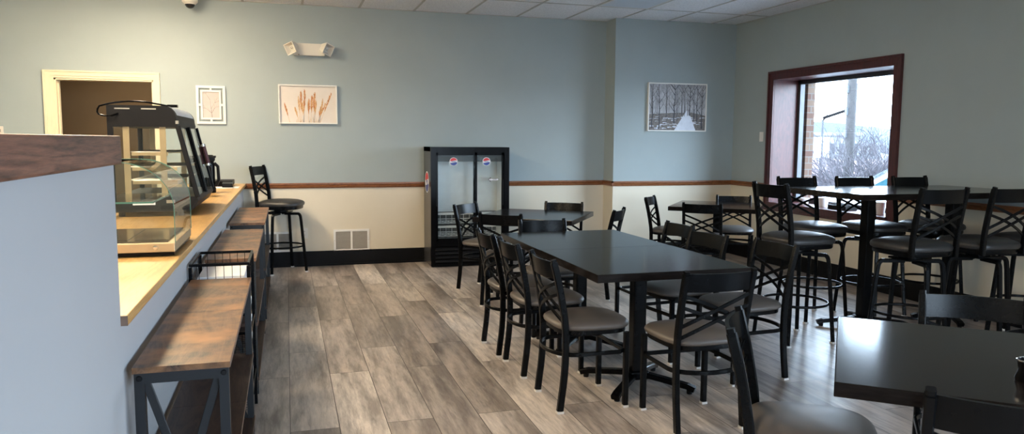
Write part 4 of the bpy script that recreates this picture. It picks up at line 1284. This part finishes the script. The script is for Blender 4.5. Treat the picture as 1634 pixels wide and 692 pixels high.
# ------------------------------------------------------------------ light
w = D.worlds.new('world'); S.world = w; w.use_nodes = True
nt = w.node_tree; bg = nt.nodes['Background']
tc = nt.nodes.new('ShaderNodeTexCoord'); sp = nt.nodes.new('ShaderNodeSeparateXYZ')
nt.links.new(tc.outputs['Generated'], sp.inputs[0])
c = ramp(nt, sp.outputs[2], [(0, (.72, .84, 1.0)), (.15, (.66, .81, 1.0)), (1, (.55, .74, 1.0))])
nt.links.new(c, bg.inputs[0]); bg.inputs[1].default_value = 27

def portal(loc, rot, sx, sy):
    l = D.lights.new('window_portal', 'AREA'); l.shape = 'RECTANGLE'; l.size = sx; l.size_y = sy
    l.cycles.is_portal = True
    o = D.objects.new('window_portal', l); COL.objects.link(o); o.location = loc; o.rotation_euler = rot
hl = D.lights.new('hall_fill', 'AREA'); hl.shape = 'DISK'; hl.size = .35; hl.energy = 22; hl.color = (1, .82, .58)  # unseen fill light added to lift the dark hall behind the doorway
ho = D.objects.new('hall_fill', hl); COL.objects.link(ho); ho.location = (-1.8, 10.1, 2.57)
portal((RX + .40, (WY0 + WY1) / 2, (WZ0 + WZ1) / 2), (0, PI / 2, 0), WZ1 - WZ0, WY1 - WY0)
portal((RX + .40, (GY0 + GY1) / 2, (WZ0 + WZ1) / 2), (0, PI / 2, 0), WZ1 - WZ0, GY1 - GY0)
portal(((SX0 + SX1) / 2, FY - .12, (FZ0 + FZ1) / 2), (PI / 2, 0, 0), SX1 - SX0, FZ1 - FZ0)

# ------------------------------------------------------------------ camera (from the vanishing points of the photograph)
yaw, pitch, roll = 0.290125781, 0.101133071, 0.00632982827
cyw, syw = math.cos(yaw), math.sin(yaw)
fwd = Vector((syw * math.cos(pitch), cyw * math.cos(pitch), -math.sin(pitch)))
r0 = Vector((cyw, -syw, 0)); u0 = r0.cross(fwd)
r1 = math.cos(roll) * r0 + math.sin(roll) * u0; u1 = -math.sin(roll) * r0 + math.cos(roll) * u0
cam = D.cameras.new('camera'); co = D.objects.new('camera', cam); COL.objects.link(co)
mw = Matrix((r1, u1, -fwd)).transposed().to_4x4(); mw.translation = (0, 0, 1.45)
co.matrix_world = mw
cam.sensor_width = 36; cam.lens = 36 * 1204.52 / 1634; cam.clip_start = .05; cam.clip_end = 500
S.camera = co

S.view_settings.view_transform = 'Standard'; S.view_settings.look = 'None'
S.view_settings.gamma = 1; S.view_settings.use_curve_mapping = False
S.view_settings.exposure = 0.0
cy_ = S.cycles
cy_.use_denoising = True; cy_.max_bounces = 8; cy_.diffuse_bounces = 5; cy_.glossy_bounces = 4; cy_.transparent_max_bounces = 24
cy_.caustics_reflective = False; cy_.caustics_refractive = False; cy_.sample_clamp_indirect = 6
